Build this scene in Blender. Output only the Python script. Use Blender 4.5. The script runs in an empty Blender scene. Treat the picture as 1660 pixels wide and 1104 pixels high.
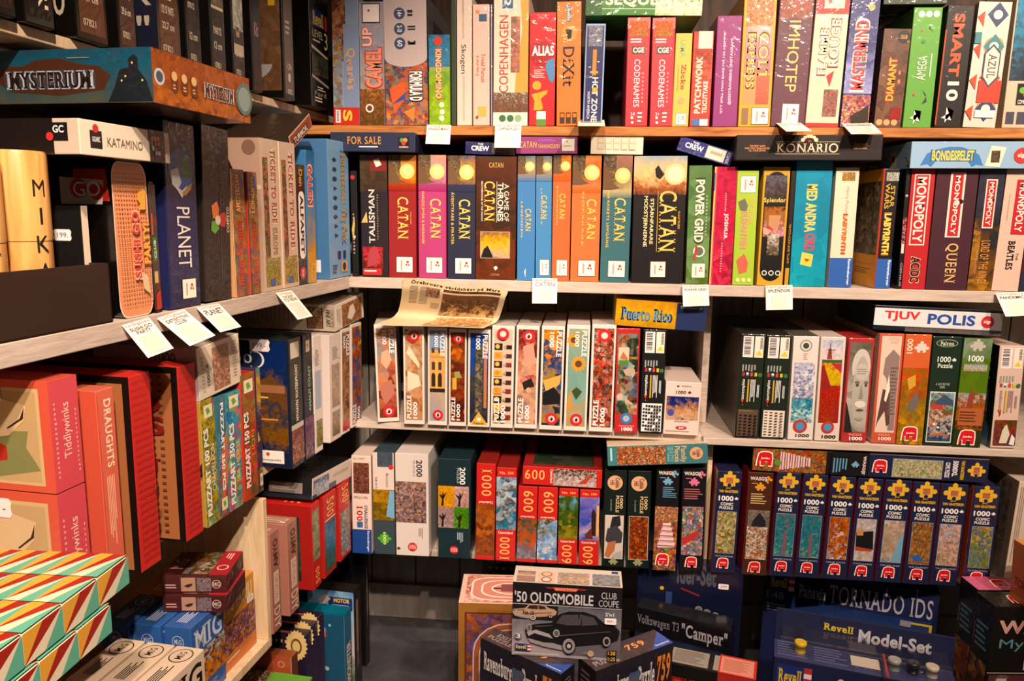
import bpy, bmesh, math, random
from mathutils import Matrix, Vector
rnd = random.Random(7)
S = bpy.context.scene
C = S.collection
# ---------------------------------------------------------------- camera, light, exposure
FLOOR = 0.0
cam = bpy.data.cameras.new('camera'); cam.lens = 26.935; cam.sensor_width = 36; cam.sensor_fit = 'HORIZONTAL'
cam.clip_start = .05
co = bpy.data.objects.new('camera', cam); C.objects.link(co); S.camera = co
co.matrix_world = Matrix(((0.995381, -0.029906, 0.091229, 0.0), (0.094895, 0.162336, -0.982162, 0.0), (0.014563, 0.986282, 0.164424, 1.313), (0.0, 0.0, 0.0, 1.0)))
S.view_settings.view_transform = 'Standard'; S.view_settings.look = 'None'
S.view_settings.exposure = 0.45; S.view_settings.gamma = 1.0; S.view_settings.use_curve_mapping = False
S.cycles.max_bounces = 6; S.cycles.glossy_bounces = 3; S.cycles.use_denoising = True
W = bpy.data.worlds.new('shop_air'); S.world = W; W.use_nodes = True
W.node_tree.nodes['Background'].inputs[0].default_value = (1, .76, .56, 1)
W.node_tree.nodes['Background'].inputs[1].default_value = .075
def spot(name, loc, aim, watts, angle, blend=.6, col=(1, .79, .61), size=.035):
    l = bpy.data.lights.new(name, 'SPOT'); l.energy = watts; l.color = col; l.spot_size = math.radians(angle)
    l.spot_blend = blend; l.shadow_soft_size = size
    o = bpy.data.objects.new(name, l); C.objects.link(o); o.location = loc
    o.rotation_euler = (Vector(aim)-Vector(loc)).to_track_quat('-Z', 'Y').to_euler()
spot('ceiling_spot', (1.0, .1, 2.6), (.55, 1.9, 1.45), 185, 62)
spot('ceiling_spot', (.1, -.2, 2.6), (-.65, 1.15, 1.0), 175, 58)
spot('ceiling_spot', (1.5, .4, 2.6), (1.0, 1.9, 1.25), 80, 66)
spot('ceiling_spot', (-.1, .1, 2.6), (.0, 1.9, 1.0), 105, 52, .8)
spot('ceiling_spot', (.35, -.7, 2.6), (-.72, .95, .72), 210, 34)

# ---------------------------------------------------------------- materials
def lin(c): return c/12.92 if c <= .04045 else ((c+.055)/1.055)**2.4
def rgb(h):
    if len(h) == 3: h = ''.join(a+a for a in h)
    return tuple(lin(int(h[i:i+2], 16)/255) for i in (0, 2, 4))+(1,)
MATS = {}
def base(name, rough, coat, film):
    m = bpy.data.materials.new(name); m.use_nodes = True; n = m.node_tree; b = n.nodes['Principled BSDF']
    b.inputs['Specular IOR Level'].default_value = .32; b.inputs['Roughness'].default_value = rough; b.inputs['Coat Weight'].default_value = coat; b.inputs['Coat Roughness'].default_value = .12
    if film:                                       # creased shrink film over the print
        tc = n.nodes.new('ShaderNodeTexCoord'); nz = n.nodes.new('ShaderNodeTexNoise'); bp = n.nodes.new('ShaderNodeBump')
        nz.inputs['Scale'].default_value = 38; nz.inputs['Detail'].default_value = 2; nz.inputs['Distortion'].default_value = 1.5
        bp.inputs['Strength'].default_value = .22; bp.inputs['Distance'].default_value = .01
        n.links.new(tc.outputs['Object'], nz.inputs['Vector']); n.links.new(nz.outputs[0], bp.inputs['Height'])
        n.links.new(bp.outputs[0], b.inputs['Coat Normal'])
    return m, n, b
def mat(h, finish='film'):
    k = (h, finish)
    if k not in MATS:
        r, c, f = {'film': (.45, .55, 1), 'card': (.6, .1, 0), 'matt': (.8, 0, 0), 'gloss': (.25, .6, 0)}[finish]
        m, n, b = base('print_'+h+'_'+finish, r, c, f); c = rgb(h); q = .6 if max(c[:3]) < .05 else .8 if max(c[:3]) < .09 else 1     # inks print deeper than the swatch
        b.inputs['Base Color'].default_value = (c[0]*q, c[1]*q, c[2]*q, 1); MATS[k] = m
    return MATS[k]
def pic(pal, t=.5, sc=6):
    """a printed picture: palette from top to bottom, broken up by noise and cells; t = share of random patches"""
    k = (pal, t, sc)
    if k not in MATS:
        m, n, b = base('picture_print', .42, .5, 1); L = n.links.new
        uv = n.nodes.new('ShaderNodeUVMap'); sp = n.nodes.new('ShaderNodeSeparateXYZ'); L(uv.outputs[0], sp.inputs[0])
        nz = n.nodes.new('ShaderNodeTexNoise'); nz.inputs['Scale'].default_value = sc; nz.inputs['Detail'].default_value = 5; nz.inputs['Roughness'].default_value = .62
        L(uv.outputs[0], nz.inputs['Vector'])
        ad = n.nodes.new('ShaderNodeVectorMath'); ad.operation = 'MULTIPLY_ADD'; L(nz.outputs['Color'], ad.inputs[0]); ad.inputs[1].default_value = (.12,)*3; L(uv.outputs[0], ad.inputs[2])
        vo = n.nodes.new('ShaderNodeTexVoronoi'); vo.inputs['Scale'].default_value = sc*(2.2+1.0*t); L(ad.outputs[0], vo.inputs['Vector'])
        se = n.nodes.new('ShaderNodeSeparateColor'); L(vo.outputs['Color'], se.inputs[0])
        def mth(op, a, b2, c2=None):
            q = n.nodes.new('ShaderNodeMath'); q.operation = op
            for i, x in enumerate((a, b2, c2)):
                if x is None: continue
                if isinstance(x, (int, float)): q.inputs[i].default_value = x
                else: L(x, q.inputs[i])
            return q.outputs[0]
        v = mth('SUBTRACT', 1, sp.outputs[1])
        fn = n.nodes.new('ShaderNodeTexNoise'); fn.inputs['Scale'].default_value = sc*5; fn.inputs['Detail'].default_value = 3; L(uv.outputs[0], fn.inputs['Vector'])
        f = mth('MULTIPLY', v, 1-t); f = mth('MULTIPLY_ADD', se.outputs[0], t, f); f = mth('MULTIPLY_ADD', mth('SUBTRACT', fn.outputs[0], .5), .22+.38*t, f)
        d = mth('SUBTRACT', nz.outputs[0], .5); f = mth('MULTIPLY_ADD', d, .55, f)
        cr = n.nodes.new('ShaderNodeValToRGB'); cols = pal.split(); e = cr.color_ramp.elements
        while len(e) < len(cols): e.new(.5)
        for i, c in enumerate(cols): e[i].position = i/(len(cols)-1); e[i].color = rgb(c)
        L(f, cr.inputs[0])
        hs = n.nodes.new('ShaderNodeHueSaturation'); vv = mth('MULTIPLY_ADD', se.outputs[1], .8*t, .88-.5*t); L(vv, hs.inputs['Value']); hs.inputs['Saturation'].default_value = 1.12; L(cr.outputs[0], hs.inputs['Color'])
        L(hs.outputs[0], b.inputs['Base Color']); MATS[k] = m
    return MATS[k]
def wood(name, c0, c1, scale, stretch, rough=.6, planks=0):
    m, n, b = base(name, rough, 0, 0); L = n.links.new
    tc = n.nodes.new('ShaderNodeTexCoord'); mp = n.nodes.new('ShaderNodeMapping'); mp.inputs['Scale'].default_value = stretch
    L(tc.outputs['Object'], mp.inputs['Vector'])
    nz = n.nodes.new('ShaderNodeTexNoise'); nz.inputs['Scale'].default_value = scale; nz.inputs['Detail'].default_value = 6; nz.inputs['Distortion'].default_value = .8
    L(mp.outputs[0], nz.inputs['Vector'])
    cr = n.nodes.new('ShaderNodeValToRGB'); cr.color_ramp.elements[0].position = .3; cr.color_ramp.elements[1].position = .72
    cr.color_ramp.elements[0].color = rgb(c0); cr.color_ramp.elements[1].color = rgb(c1)
    L(nz.outputs[0], cr.inputs[0]); L(cr.outputs[0], b.inputs['Base Color'])
    bp = n.nodes.new('ShaderNodeBump'); bp.inputs['Strength'].default_value = .15; bp.inputs['Distance'].default_value = .01
    L(nz.outputs[0], bp.inputs['Height']); L(bp.outputs[0], b.inputs['Normal'])
    return m

# ---------------------------------------------------------------- mesh helpers
class MB:
    """collects faces with materials, becomes ONE mesh object"""
    def __init__(s): s.v = []; s.f = []; s.m = []; s.mats = []; s.uv = {}
    def mi(s, m):
        if m not in s.mats: s.mats.append(m)
        return s.mats.index(m)
    def face(s, pts, m, uv=None):
        i = len(s.v); s.v += [tuple(p) for p in pts]; s.f.append(tuple(range(i, i+len(pts)))); s.m.append(s.mi(m))
        if uv: s.uv[len(s.f)-1] = uv
    def mesh(s, vs, fs, m):
        i = len(s.v); s.v += [tuple(p) for p in vs]; k = s.mi(m)
        for f in fs: s.f.append(tuple(a+i for a in f)); s.m.append(k)
    def box(s, x0, y0, z0, x1, y1, z1, m, bev=.0015, faces=None):
        """bevelled box; faces = {'F': material, ...} gives single sides another print"""
        bm = bmesh.new(); bmesh.ops.create_cube(bm, size=1)
        for v in bm.verts: v.co = ((x0+x1)/2+v.co.x*(x1-x0), (y0+y1)/2+v.co.y*(y1-y0), (z0+z1)/2+v.co.z*(z1-z0))
        if bev: bmesh.ops.bevel(bm, geom=bm.edges[:], offset=bev, segments=2, profile=.5, affect='EDGES')
        bm.verts.ensure_lookup_table(); bm.normal_update()
        i = len(s.v); s.v += [tuple(v.co) for v in bm.verts]
        for f in bm.faces:
            k = m; n = f.normal
            if faces:
                for q, d in (('F', (0, -1, 0)), ('L', (-1, 0, 0)), ('R', (1, 0, 0)), ('T', (0, 0, 1)), ('B', (0, 0, -1))):
                    if q in faces and n.dot(Vector(d)) > .8: k = faces[q]
            s.f.append(tuple(v.index+i for v in f.verts)); s.m.append(s.mi(k))
        bm.free()
    def lathe(s, prof, m, n=28, ax='z', at=(0, 0, 0)):
        vs = []; fs = []
        for r, h in prof:
            for k in range(n):
                a = 2*math.pi*k/n; p = (r*math.cos(a), r*math.sin(a), h)
                if ax == 'y': p = (p[0], -h, p[1])
                vs.append((p[0]+at[0], p[1]+at[1], p[2]+at[2]))
        for j in range(len(prof)-1):
            for k in range(n): fs.append((j*n+k, j*n+(k+1) % n, (j+1)*n+(k+1) % n, (j+1)*n+k))
        s.mesh(vs, fs, m); s.mesh(vs[:n], [tuple(range(n))[::-1]], m); s.mesh(vs[-n:], [tuple(range(n))], m)
    def build(s, name, parent=None, smooth=False):
        me = bpy.data.meshes.new(name); me.from_pydata(s.v, [], s.f)
        for m in s.mats: me.materials.append(m)
        me.polygons.foreach_set('material_index', s.m)
        if s.uv:
            ul = me.uv_layers.new(name='UVMap')
            for fi, uv in s.uv.items():
                for li, c in zip(me.polygons[fi].loop_indices, uv): ul.data[li].uv = c
        if smooth: me.polygons.foreach_set('use_smooth', [True]*len(s.f))
        me.update(); o = bpy.data.objects.new(name, me); C.objects.link(o); o.parent = parent
        return o
TXT = {}
def glyphs(text, style):
    """outline lettering as flat triangles; serif styles get slab feet on every stem"""
    k = (text, style)
    if k in TXT: return TXT[k]
    cu = bpy.data.curves.new('lettering', 'FONT'); cu.body = text; cu.resolution_u = 3; cu.align_x = 'CENTER'
    cu.offset = {'s': 0, 'b': .018, 'x': .035, 'S': .006, 'B': .022, 'o': .06, 'O': .036}[style]
    cu.space_line = .85
    if style in 'xo': cu.space_character = 1.04
    if style in 'SBO': cu.space_character = 1.13
    ob = bpy.data.objects.new('lettering', cu); C.objects.link(ob)
    me = ob.to_mesh(); vs = [(v.co.x, v.co.y) for v in me.vertices]; fs = [tuple(p.vertices) for p in me.polygons]
    if style in 'SBO':
        use = {}
        for f in fs:
            for a, b in zip(f, f[1:]+f[:1]): use.setdefault((min(a, b), max(a, b)), []).append(f)
        lines = text.count('\n')+1; off = cu.offset; ex = .022+off; add = []
        for (a, b), ff in use.items():
            if len(ff) > 1: continue
            (xa, ya), (xb, yb) = vs[a], vs[b]; ln = abs(xa-xb)
            if abs(xa-xb) < .004 and .05 < abs(ya-yb) < .17 and lines == 1:      # arm ends of T, E, F, L, Z
                hi, lo = max(ya, yb), min(ya, yb); inner = sum(vs[i][0] for i in ff[0])/len(ff[0]); w2 = .05+off
                if abs(hi-off-.685) < .02: add.append((xa-w2 if inner < xa else xa, xa if inner < xa else xa+w2, lo-.1, hi))
                elif abs(lo+off) < .02: add.append((xa-w2 if inner < xa else xa, xa if inner < xa else xa+w2, lo, hi+.1))
                continue
            if abs(ya-yb) > .004 or not .05 < ln < .26: continue
            cy = sum(vs[i][1] for i in ff[0])/len(ff[0]); up = cy > ya
            y0 = ya
            if lines == 1 and min(abs(y0+off), abs(y0-off-.685), abs(y0-off-.449)) > .03: continue
            x0, x1 = min(xa, xb)-.07, max(xa, xb)+.07; th = .05+off
            add.append((x0, x1, y0, y0+th if up else y0-th))
        for x0, x1, y0, y1 in add:
            i = len(vs); vs += [(x0, y0), (x1, y0), (x1, y1), (x0, y1)]; fs.append((i, i+1, i+2, i+3))
    ob.to_mesh_clear(); bpy.data.objects.remove(ob); bpy.data.curves.remove(cu)
    xs = [v[0] for v in vs]; ys = [v[1] for v in vs]
    x0, x1, y0, y1 = min(xs), max(xs), min(ys), max(ys)
    TXT[k] = ([((x-x0)/max(x1-x0, 1e-6), (y-y0)/max(y1-y0, 1e-6)) for x, y in vs], fs)
    return TXT[k]

# ---------------------------------------------------------------- print instructions (u, v in fractions of a face, v from its top)
def F(face): return ('F', face)
def R(c, u0, v0, u1, v1): return ('R', c, u0, v0, u1, v1)
def D(c, u, v, r): return ('D', c, u, v, r)
def PG(c, *p): return ('P', c, p)
def T(s, c, u0, v0, u1, v1, rot=0, st='b', oc=None): return ('T', s, c, u0, v0, u1, v1, rot, st, oc)
def I(pal, u0, v0, u1, v1, t=.5, sc=6): return ('I', pal, u0, v0, u1, v1, t, sc)
def LN(c, u0, v0, u1, v1, n, vert=0): return ('L', c, u0, v0, u1, v1, n, vert)
def J(u, v, w): return ('J', u, v, w)
def BC(u0, v0, u1, v1): return ('B', u0, v0, u1, v1)
def ST(u0, v0, u1, v1): return ('S', u0, v0, u1, v1)
def PR(s, u, v, w): return ('K', s, u, v, w)
def PC(c, u, v, w): return ('Z', c, u, v, w)
def arc(cx, cy, rx, ry, a0, a1, n=10): return [(cx+rx*math.cos(math.radians(a0+(a1-a0)*i/n)), cy+ry*math.sin(math.radians(a0+(a1-a0)*i/n))) for i in range(n+1)]
PIECE = [(-.3, -.3)]+arc(0, -.38, .12, .12, 140, 400)+[(.3, -.3)]+arc(.38, 0, .12, .12, 230, 490)+[(.3, .3)]+arc(0, .27, .1, .1, 60, -240)[::1]+[(-.3, .3)]+arc(-.38, 0, .12, .12, 50, 310)
ELEPH = [(-.42, -.38), (-.2, -.48), (.2, -.48), (.42, -.38), (.46, 0), (.44, .48), (.2, .48), (.17, .2), (-.02, .2), (-.06, .48), (-.3, .48), (-.3, .18), (-.42, .2), (-.48, .48), (-.56, .44), (-.5, -.1)]
class Face:
    def __init__(s, q, w, h, d):
        s.q = q; s.w = {'F': w, 'L': d, 'R': d, 'T': w, 'K': w}[q]; s.h = d if q == 'T' else h; s.W, s.H, s.Dp = w, h, d
    def p(s, u, v, e):
        W, H, Dp = s.W, s.H, s.Dp
        return {'F': (u*W, -e, H-v*H), 'L': (-e, Dp-u*Dp, H-v*H), 'R': (W+e, u*Dp, H-v*H), 'T': (u*W, Dp-v*Dp, H+e), 'K': (W-u*W, Dp+e, H-v*H)}[s.q]
def put_text(mb, fc, e, op):
    _, s, c, u0, v0, u1, v1, rot, st, oc = op
    for style, col, ee in (([({'B': 'O', 'S': 'O'}.get(st, 'o'), oc, e)] if oc else [])+[(st, c, e+.00006)]):
        vs, fs = glyphs(s, style); pts = []
        g = .06 if (oc and style == st) else 0
        for x, y in vs:
            x = g*.5+x*(1-g); y = g+y*(1-2*g)
            a, b = {0: (x, 1-y), 1: (y, x), 2: (1-x, y), 3: (1-y, 1-x)}[rot]
            pts.append(fc.p(u0+a*(u1-u0), v0+b*(v1-v0), ee))
        mb.mesh(pts, fs, mat(col))
def fit(text, c, u0, v0, u1, v1, **k): return T(text, c, u0, v0, u1, v1, **k)
def print_ops(ops, w, h, d, body, root):
    fc = Face('F', w, h, d); e = .0002
    for op in ops:
        k = op[0]; e += .00013
        if k == 'F': fc = Face(op[1], w, h, d); e = .0002; continue
        q = lambda mb, c, u0, v0, u1, v1, ee=0: mb.face([fc.p(u0, v1, e+ee), fc.p(u1, v1, e+ee), fc.p(u1, v0, e+ee), fc.p(u0, v0, e+ee)], c if not isinstance(c, str) else mat(c))
        asp = fc.w/fc.h
        if k == 'R': q(body, op[1], *op[2:6])
        elif k == 'D':
            _, c, u, v, r = op; body.face([fc.p(u+r*math.cos(a*math.pi/12), v+r*asp*math.sin(a*math.pi/12), e) for a in range(24)], mat(c))
        elif k == 'P': body.face([fc.p(u, v, e) for u, v in op[2]], mat(op[1]))
        elif k == 'L':
            _, c, u0, v0, u1, v1, n, vert = op; r2 = random.Random(n*7+int(u0*99))
            for i in range(n):
                a = .62+.38*r2.random()
                if vert: du = (u1-u0)/n; q(body, c, u0+i*du, v0, u0+i*du+du*.5, v0+(v1-v0)*a)
                else: dv = (v1-v0)/n; q(body, c, u0, v0+i*dv, u0+(u1-u0)*a, v0+i*dv+dv*.45)
        elif k == 'T':
            let = MB(); put_text(let, fc, e, op); root.append(let.build('lettering'))
        elif k == 'I':
            _, pal, u0, v0, u1, v1, t, sc = op; m = MB(); a = fc.w*(u1-u0)/max(1e-6, fc.h*(v1-v0)); o = rnd.random()*9
            m.face([fc.p(u0, v1, e), fc.p(u1, v1, e), fc.p(u1, v0, e), fc.p(u0, v0, e)], pic(pal, t, sc), [(o, 0), (o+a, 0), (o+a, 1), (o, 1)])
            root.append(m.build('picture_panel'))
        elif k == 'J':
            _, u, v, W = op; m = MB()
            for sc, c, ee in ((1.14, 'fed', 0), (1, 'c12', .00005)): m.face([fc.p(u+x*W*sc, v+y*W*asp*sc, e+ee) for x, y in ELEPH], mat(c))
            em = m.build('elephant_emblem'); root.append(em); m = MB()
            put_text(m, fc, e+.0001, ('T', 'Jumbo', 'fed', u-.3*W, v-.12*W*asp, u+.3*W, v+.06*W*asp, 0, 'b', None)); m.build('lettering', em)
        elif k == 'Z':
            _, c, u, v, W = op; m = MB(); m.face([fc.p(u+x*W, v+y*W*asp, e) for x, y in PIECE], mat(c)); root.append(m.build('puzzle_piece_emblem'))
        elif k == 'B':
            _, u0, v0, u1, v1 = op; m = MB(); q(m, 'edd', u0, v0, u1, v1); bl = m.build('barcode_label'); root.append(bl); m = MB(); r2 = random.Random(int(u0*100)); y = .06
            while y < .9:
                t = .015+.04*r2.random(); q(m, '222', u0+(u1-u0)*.12, v0+(v1-v0)*y, u0+(u1-u0)*.75, v0+(v1-v0)*(y+t), .00006); y += t+.02+.03*r2.random()
            m.build('bars', bl)
        elif k == 'S':
            _, u0, v0, u1, v1 = op; m = MB(); q(m, '543', u0-.015, v0-.004, u1+.015, v1+.004); q(m, 'fed', u0, v0, u1, v1, .00005)
            pl = m.build('publisher_label'); root.append(pl); m = MB()
            for du, dv, r in ((.7, .32, .09), (.62, .5, .07), (.78, .52, .06)):
                cu, cv = u0+(u1-u0)*du, v0+(v1-v0)*dv; rr = r*(u1-u0)
                m.face([fc.p(cu+rr*math.cos(a*.6283), cv+rr*asp*math.sin(a*.6283), e+.0001) for a in range(10)], mat('b42'))
            q(m, 'b98', u0+(u1-u0)*.25, v0+(v1-v0)*.2, u0+(u1-u0)*.36, v0+(v1-v0)*.85, .0001)
            m.build('publisher_logo', pl)
        elif k == 'K':
            _, s, u, v, W = op; H = W*.55*asp; m = MB()
            m.face([fc.p(u+x*W, v+y*H, e) for x, y in ((-.5, -.3), (-.42, -.5), (.42, -.5), (.5, -.3), (.46, 0), (.5, .3), (.42, .5), (-.42, .5), (-.5, .3), (-.46, 0))], mat('edd', 'card'))
            st = m.build('price_sticker'); root.append(st); m = MB(); put_text(m, fc, e+.00006, ('T', s, '446', u-.3*W, v-.22*H, u+.3*W, v+.22*H, 0, 's', None)); m.build('handwritten_price', st)
GRP = None
def tag(o, label, cat, group=None):
    o['label'] = label; o['category'] = cat
    if group: o['group'] = group
def B(name, g, d, col, label, ops=(), cat=None, fin='film', sides=None, bev=.0015, grp=0, tilt=0):
    """one box as one thing: g = (x, y, z, yaw, lean, w, h) of its front face; d = depth"""
    x, y, z, yaw, lean, w, h = g
    root_mb = MB(); fs = {k: (mat(c, fin) if isinstance(c, str) else c) for k, c in (sides or {}).items()}
    root_mb.box(0, 0, 0, w, d, h, mat(col, fin), bev, fs)
    kids = []; print_ops(ops, w, h, d, root_mb, kids)
    o = root_mb.build(name)
    for ch in kids: ch.parent = o
    o.location = (x, y, z); o.rotation_euler = (math.radians(tilt), math.radians(-lean), math.radians(yaw))
    if cat is None: cat = {'jigsaw_puzzle_box': 'puzzle box', 'model_kit_box': 'model kit'}.get(name, 'game box')
    tag(o, label, cat, GRP if grp == 0 else grp)
    return o
def frame_at(o, TL, TR, BL):
    """place a card whose face has these corners"""
    TL, TR, BL = Vector(TL), Vector(TR), Vector(BL); x = (TR-TL).normalized(); z = (TL-BL); z = (z-x*z.dot(x)).normalized(); y = z.cross(x)
    m = Matrix((x, y, z)).transposed().to_4x4(); m.translation = BL; o.matrix_world = m
def CARD(TL, TR, BL, label, ops, grp='printed game tags along the shelf edges', name='shelf_tag'):
    w = (Vector(TR)-Vector(TL)).length; h = (Vector(BL)-Vector(TL)).length
    o = B(name, (0, 0, 0, 0, 0, w, h), .0006, 'fed', label, ops, 'tag', 'card', None, 0, grp)
    frame_at(o, TL, TR, BL); return o
def structure(name, mb, smooth=False):
    o = mb.build(name, None, smooth); o['kind'] = 'structure'; return o


# ---------------------------------------------------------------- the room and its shelves
YAWL = 84.379                                   # the left wall is not quite square to the back wall
PL = Vector((-.5884, 1.9, 0)); DL = Vector((.09795, .99519, 0)); NL = Vector((.99519, -.09795, 0))
def LW(s, off, z): return PL+DL*s+NL*off+Vector((0, 0, z))
pine = wood('orange_pine', '8a4a1c', 'c98645', 9, (1, 8, 8))
white = wood('white_paint', 'b5a296', 'cbb9ac', 14, (1, 7, 7))
cream = wood('cream_laminate', 'c9ab86', 'e2c6a2', 10, (6, 6, .8))
dark_wall = wood('brown_planks', '1c120c', '4a3020', 5, (6, 1, .7))
grey_wall = wood('grey_planks', '857b76', 'a0958c', 6, (5, 1, .8))
floor_m = wood('dark_floor', '2c2a2e', '4a464a', 9, (1, 1, 1))
gap_m = mat('110d0b', 'matt')
m = MB(); m.box(-1.6, -.6, -.05, 2.2, 2.4, 0, floor_m, 0); structure('floor', m)
m = MB(); m.box(-1.2, 2.302, 0, 2.0, 2.36, 2.7, grey_wall, 0)
x = -1.1
while x < 1.9: m.face([(x, 2.3015, 0), (x+.004, 2.3015, 0), (x+.004, 2.3015, 1.46), (x, 2.3015, 1.46)], gap_m); x += .145
structure('wall_back', m)
m = MB(); m.box(-1.2, 2.29, 1.46, 2.0, 2.3005, 2.6, dark_wall, 0)
x = -1.03
while x < 1.9: m.face([(x, 2.2895, 1.46), (x+.004, 2.2895, 1.46), (x+.004, 2.2895, 2.6), (x, 2.2895, 2.6)], gap_m); x += .16
structure('trim_1', m)
m = MB(); m.box(-1.2, 2.285, 0, 2.0, 2.3, .115, grey_wall, .001); structure('baseboard_back', m)
m = MB(); m.box(-1.9, 0, 0, .75, .04, 2.7, dark_wall, 0); o = structure('wall_left', m)
o.location = LW(0, -.46, 0); o.rotation_euler = (0, 0, math.radians(YAWL))
def board(name, label, x0, x1, y0, y1, ztop, th, m, grp='shelf boards of the back wall'):
    b = MB(); b.box(x0, y0, ztop-th, x1, y1, ztop, m, .0015); o = b.build(name); tag(o, label, 'shelf', grp); return o
board('shelf_board', 'orange pine shelf board under the top row of board games', -.80, 1.6, 1.895, 2.288, 1.519, .022, pine)
board('shelf_board', 'white painted shelf board carrying the long row of game spines at mid height', -.62, 1.6, 1.893, 2.3, 1.147, .027, white)
board('shelf_board', 'pale shelf board carrying the row of white-edged puzzle boxes below the newspaper', -.60, .31, 1.915, 2.3, .764, .018, white)
board('shelf_board', 'pale shelf board with a bare patch beside the small white puzzle box', .31, 1.6, 1.893, 2.3, .764, .018, white)
board('shelf_board', 'lowest back shelf board under the dark blue and red puzzle boxes', -.60, 1.6, 1.945, 2.3, .399, .018, white)
def lboard(label, s0, s1, o0, o1, ztop, th, m):
    b = MB(); b.box(s0, -o1, ztop-th, s1, -o0, ztop, m, .0015); o = b.build('shelf_board'); tag(o, label, 'shelf', 'shelf boards of the left wall')
    o.location = LW(0, 0, 0); o.rotation_euler = (0, 0, math.radians(YAWL)); return o
lboard('pale shelf board at top left under the black model kit boxes', -1.6, .3, -.458, -.10, 1.557, .017, cream)
lboard('pale shelf board of the left wall at mid height with white tags sticking out', -1.6, -.02, -.458, .002, 1.149, .03, white)
lboard('left shelf board hidden beneath the tall red boxes and slim art puzzles', -1.6, -.03, -.458, -.07, .750, .018, cream)
lboard('cream laminate cubby floor at lower left under the animal quiz boxes', -1.6, -.463, -.458, .0, .423, .02, cream)
lboard('lower left shelf board in the corner under the pink and red puzzle boxes', -.46, .0, -.458, -.05, .423, .018, white)
def divider(label, s0, s1, o0, o1, z0, z1, m):
    b = MB(); b.box(s0, -o1, z0, s1, -o0, z1, m, .001); o = b.build('shelf_divider'); tag(o, label, 'shelf divider', 'upright panels of the left shelves')
    o.location = LW(0, 0, 0); o.rotation_euler = (0, 0, math.radians(YAWL))
divider('cream upright panel at the right end of the lower left cubby', -.477, -.463, -.458, .0, .4235, .731, cream)
divider('short cream upright under the mid-height left shelf behind the tall red boxes', -.845, -.828, -.458, -.27, .752, 1.118, cream)
b = MB(); b.box(.318, 2.03, .765, .336, 2.30, 1.119, white, .001); o = b.build('shelf_divider'); tag(o, 'white upright divider between the small white puzzle box and the wood-sided puzzles', 'shelf divider', 'upright panels of the back shelves')
b = MB(); b.box(.333, 1.95, .40, .346, 2.30, .745, cream, .001); o = b.build('shelf_divider'); tag(o, 'lit cream upright seen through the gap in the bottom row of puzzles', 'shelf divider', 'upright panels of the back shelves')
b = MB(); b.box(.405, 2.20, 1.455, .435, 2.30, 1.485, pine, .001); o = b.build('shelf_bracket'); tag(o, 'small pine cleat under the top shelf between the tilted card box and the black box', 'bracket')


# ---------------------------------------------------------------- top row, back wall
GB = 'board_game_box'
GRP = 'board games standing on the top pine shelf'
B(GB, (-0.625, 1.900, 1.520, 0.0, -0.2, 0.065, 0.301), .29, '7f90ae', 'brown and blue potion game box with a red foot, first on the pine shelf',
  [I('421 743 a75 642', 0, .0, .5, .5, .7, 5), I('643 974 889 8a9', 0, .3, .35, .86, .6, 6), R('78a', .42, .22, .98, .9), T('Quacks', 'd94', .5, .4, .85, .72, 1, 'S'), R('b21', 0, .86, 1, 1), R('edd', .08, .88, .27, .98), T('Schmidt', '222', .12, .89, .23, .97, 1), T('S', 'eb4', .36, .88, .72, .97, 1, 'x')])
B(GB, (-0.557, 1.900, 1.520, 0.0, 0.1, 0.060, 0.286), .29, 'a9a2a0', 'grey-blue family game box with red outlined bubble letters and a brown camel face',
  [I('a99 99a a98', 0, 0, 1, .7, .3, 4), R('433', .12, .01, .86, .17), R('edd', .16, .02, .82, .16), D('a42', .4, .07, .05), I('b85 853 642 431', .0, .7, 1, 1, .5, 7), D('edc', .38, .86, .17), D('632', .38, .86, .11), T('UP', 'eba', .1, .2, .55, .36, 3, 'x', 'b22'), T('CAMEL', 'd86', .2, .36, .95, .7, 3, 'x', 'b22')])
def formula():
    return [I('445 876 c63 347 d93', 0, .52, 1, 1, .8, 5), PG('b9a7a6', (0, 0), (1, 0), (1, .48), *arc(.5, .48, .5, .07, 0, 180, 12)), T('14+', 'dde', .28, .11, .44, .18, 1, 'b'), D('346', .37, .145, .13), T('14+', 'dde', .31, .12, .43, .17, 1), D('346', .37, .26, .13), T('2-10', 'dde', .31, .235, .43, .285, 1), D('346', .37, .37, .13), T('60', 'dde', .31, .345, .43, .395, 1),
      R('222', .56, .12, .68, .14), R('222', .56, .15, .68, .165), R('222', .56, .24, .74, .25), R('222', .56, .26, .74, .27), PG('222', (.56, .35), (.74, .38), (.74, .35), (.56, .38)), T('FORMULA D', 'eee', .55, .58, .9, .82, 1, 'x', '221'), PG('c52', (.1, .72), (.45, .66), (.5, .78), (.2, .92)), PG('d73', (.42, .9), (.7, .86), (.66, .98)), PG('348', (.15, .84), (.5, .74), (.46, .8))]
B(GB, (-0.493, 1.900, 1.520, 0.0, 0.9, 0.104, 0.302), .3, '4a4a50', 'wide racing game box with a pale round-ended panel over orange race cars', formula())
B(GB, (-0.386, 1.900, 1.520, 0.0, 0.6, 0.051, 0.210), .22, '88a24a', 'short green and blue kingdom game box with orange lettering',
  [I('358 48a 57a', 0, 0, 1, .35, .4, 5), I('7a5 8a3 9b3 7a2', 0, .4, 1, 1, .4, 5), D('c31', .45, .07, .2), T('KINGDOMINO', 'eb8', .3, .14, .62, .72, 1, 'x', 'a42'), D('eec', .6, .77, .12), D('edd', .62, .85, .12), D('eed', .6, .92, .12)])
B(GB, (-0.332, 1.900, 1.520, 0.0, 0.4, 0.012, 0.298), .29, '35442f', 'very thin dark green game box squeezed beside the tall cream box', [], fin='card')
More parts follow.
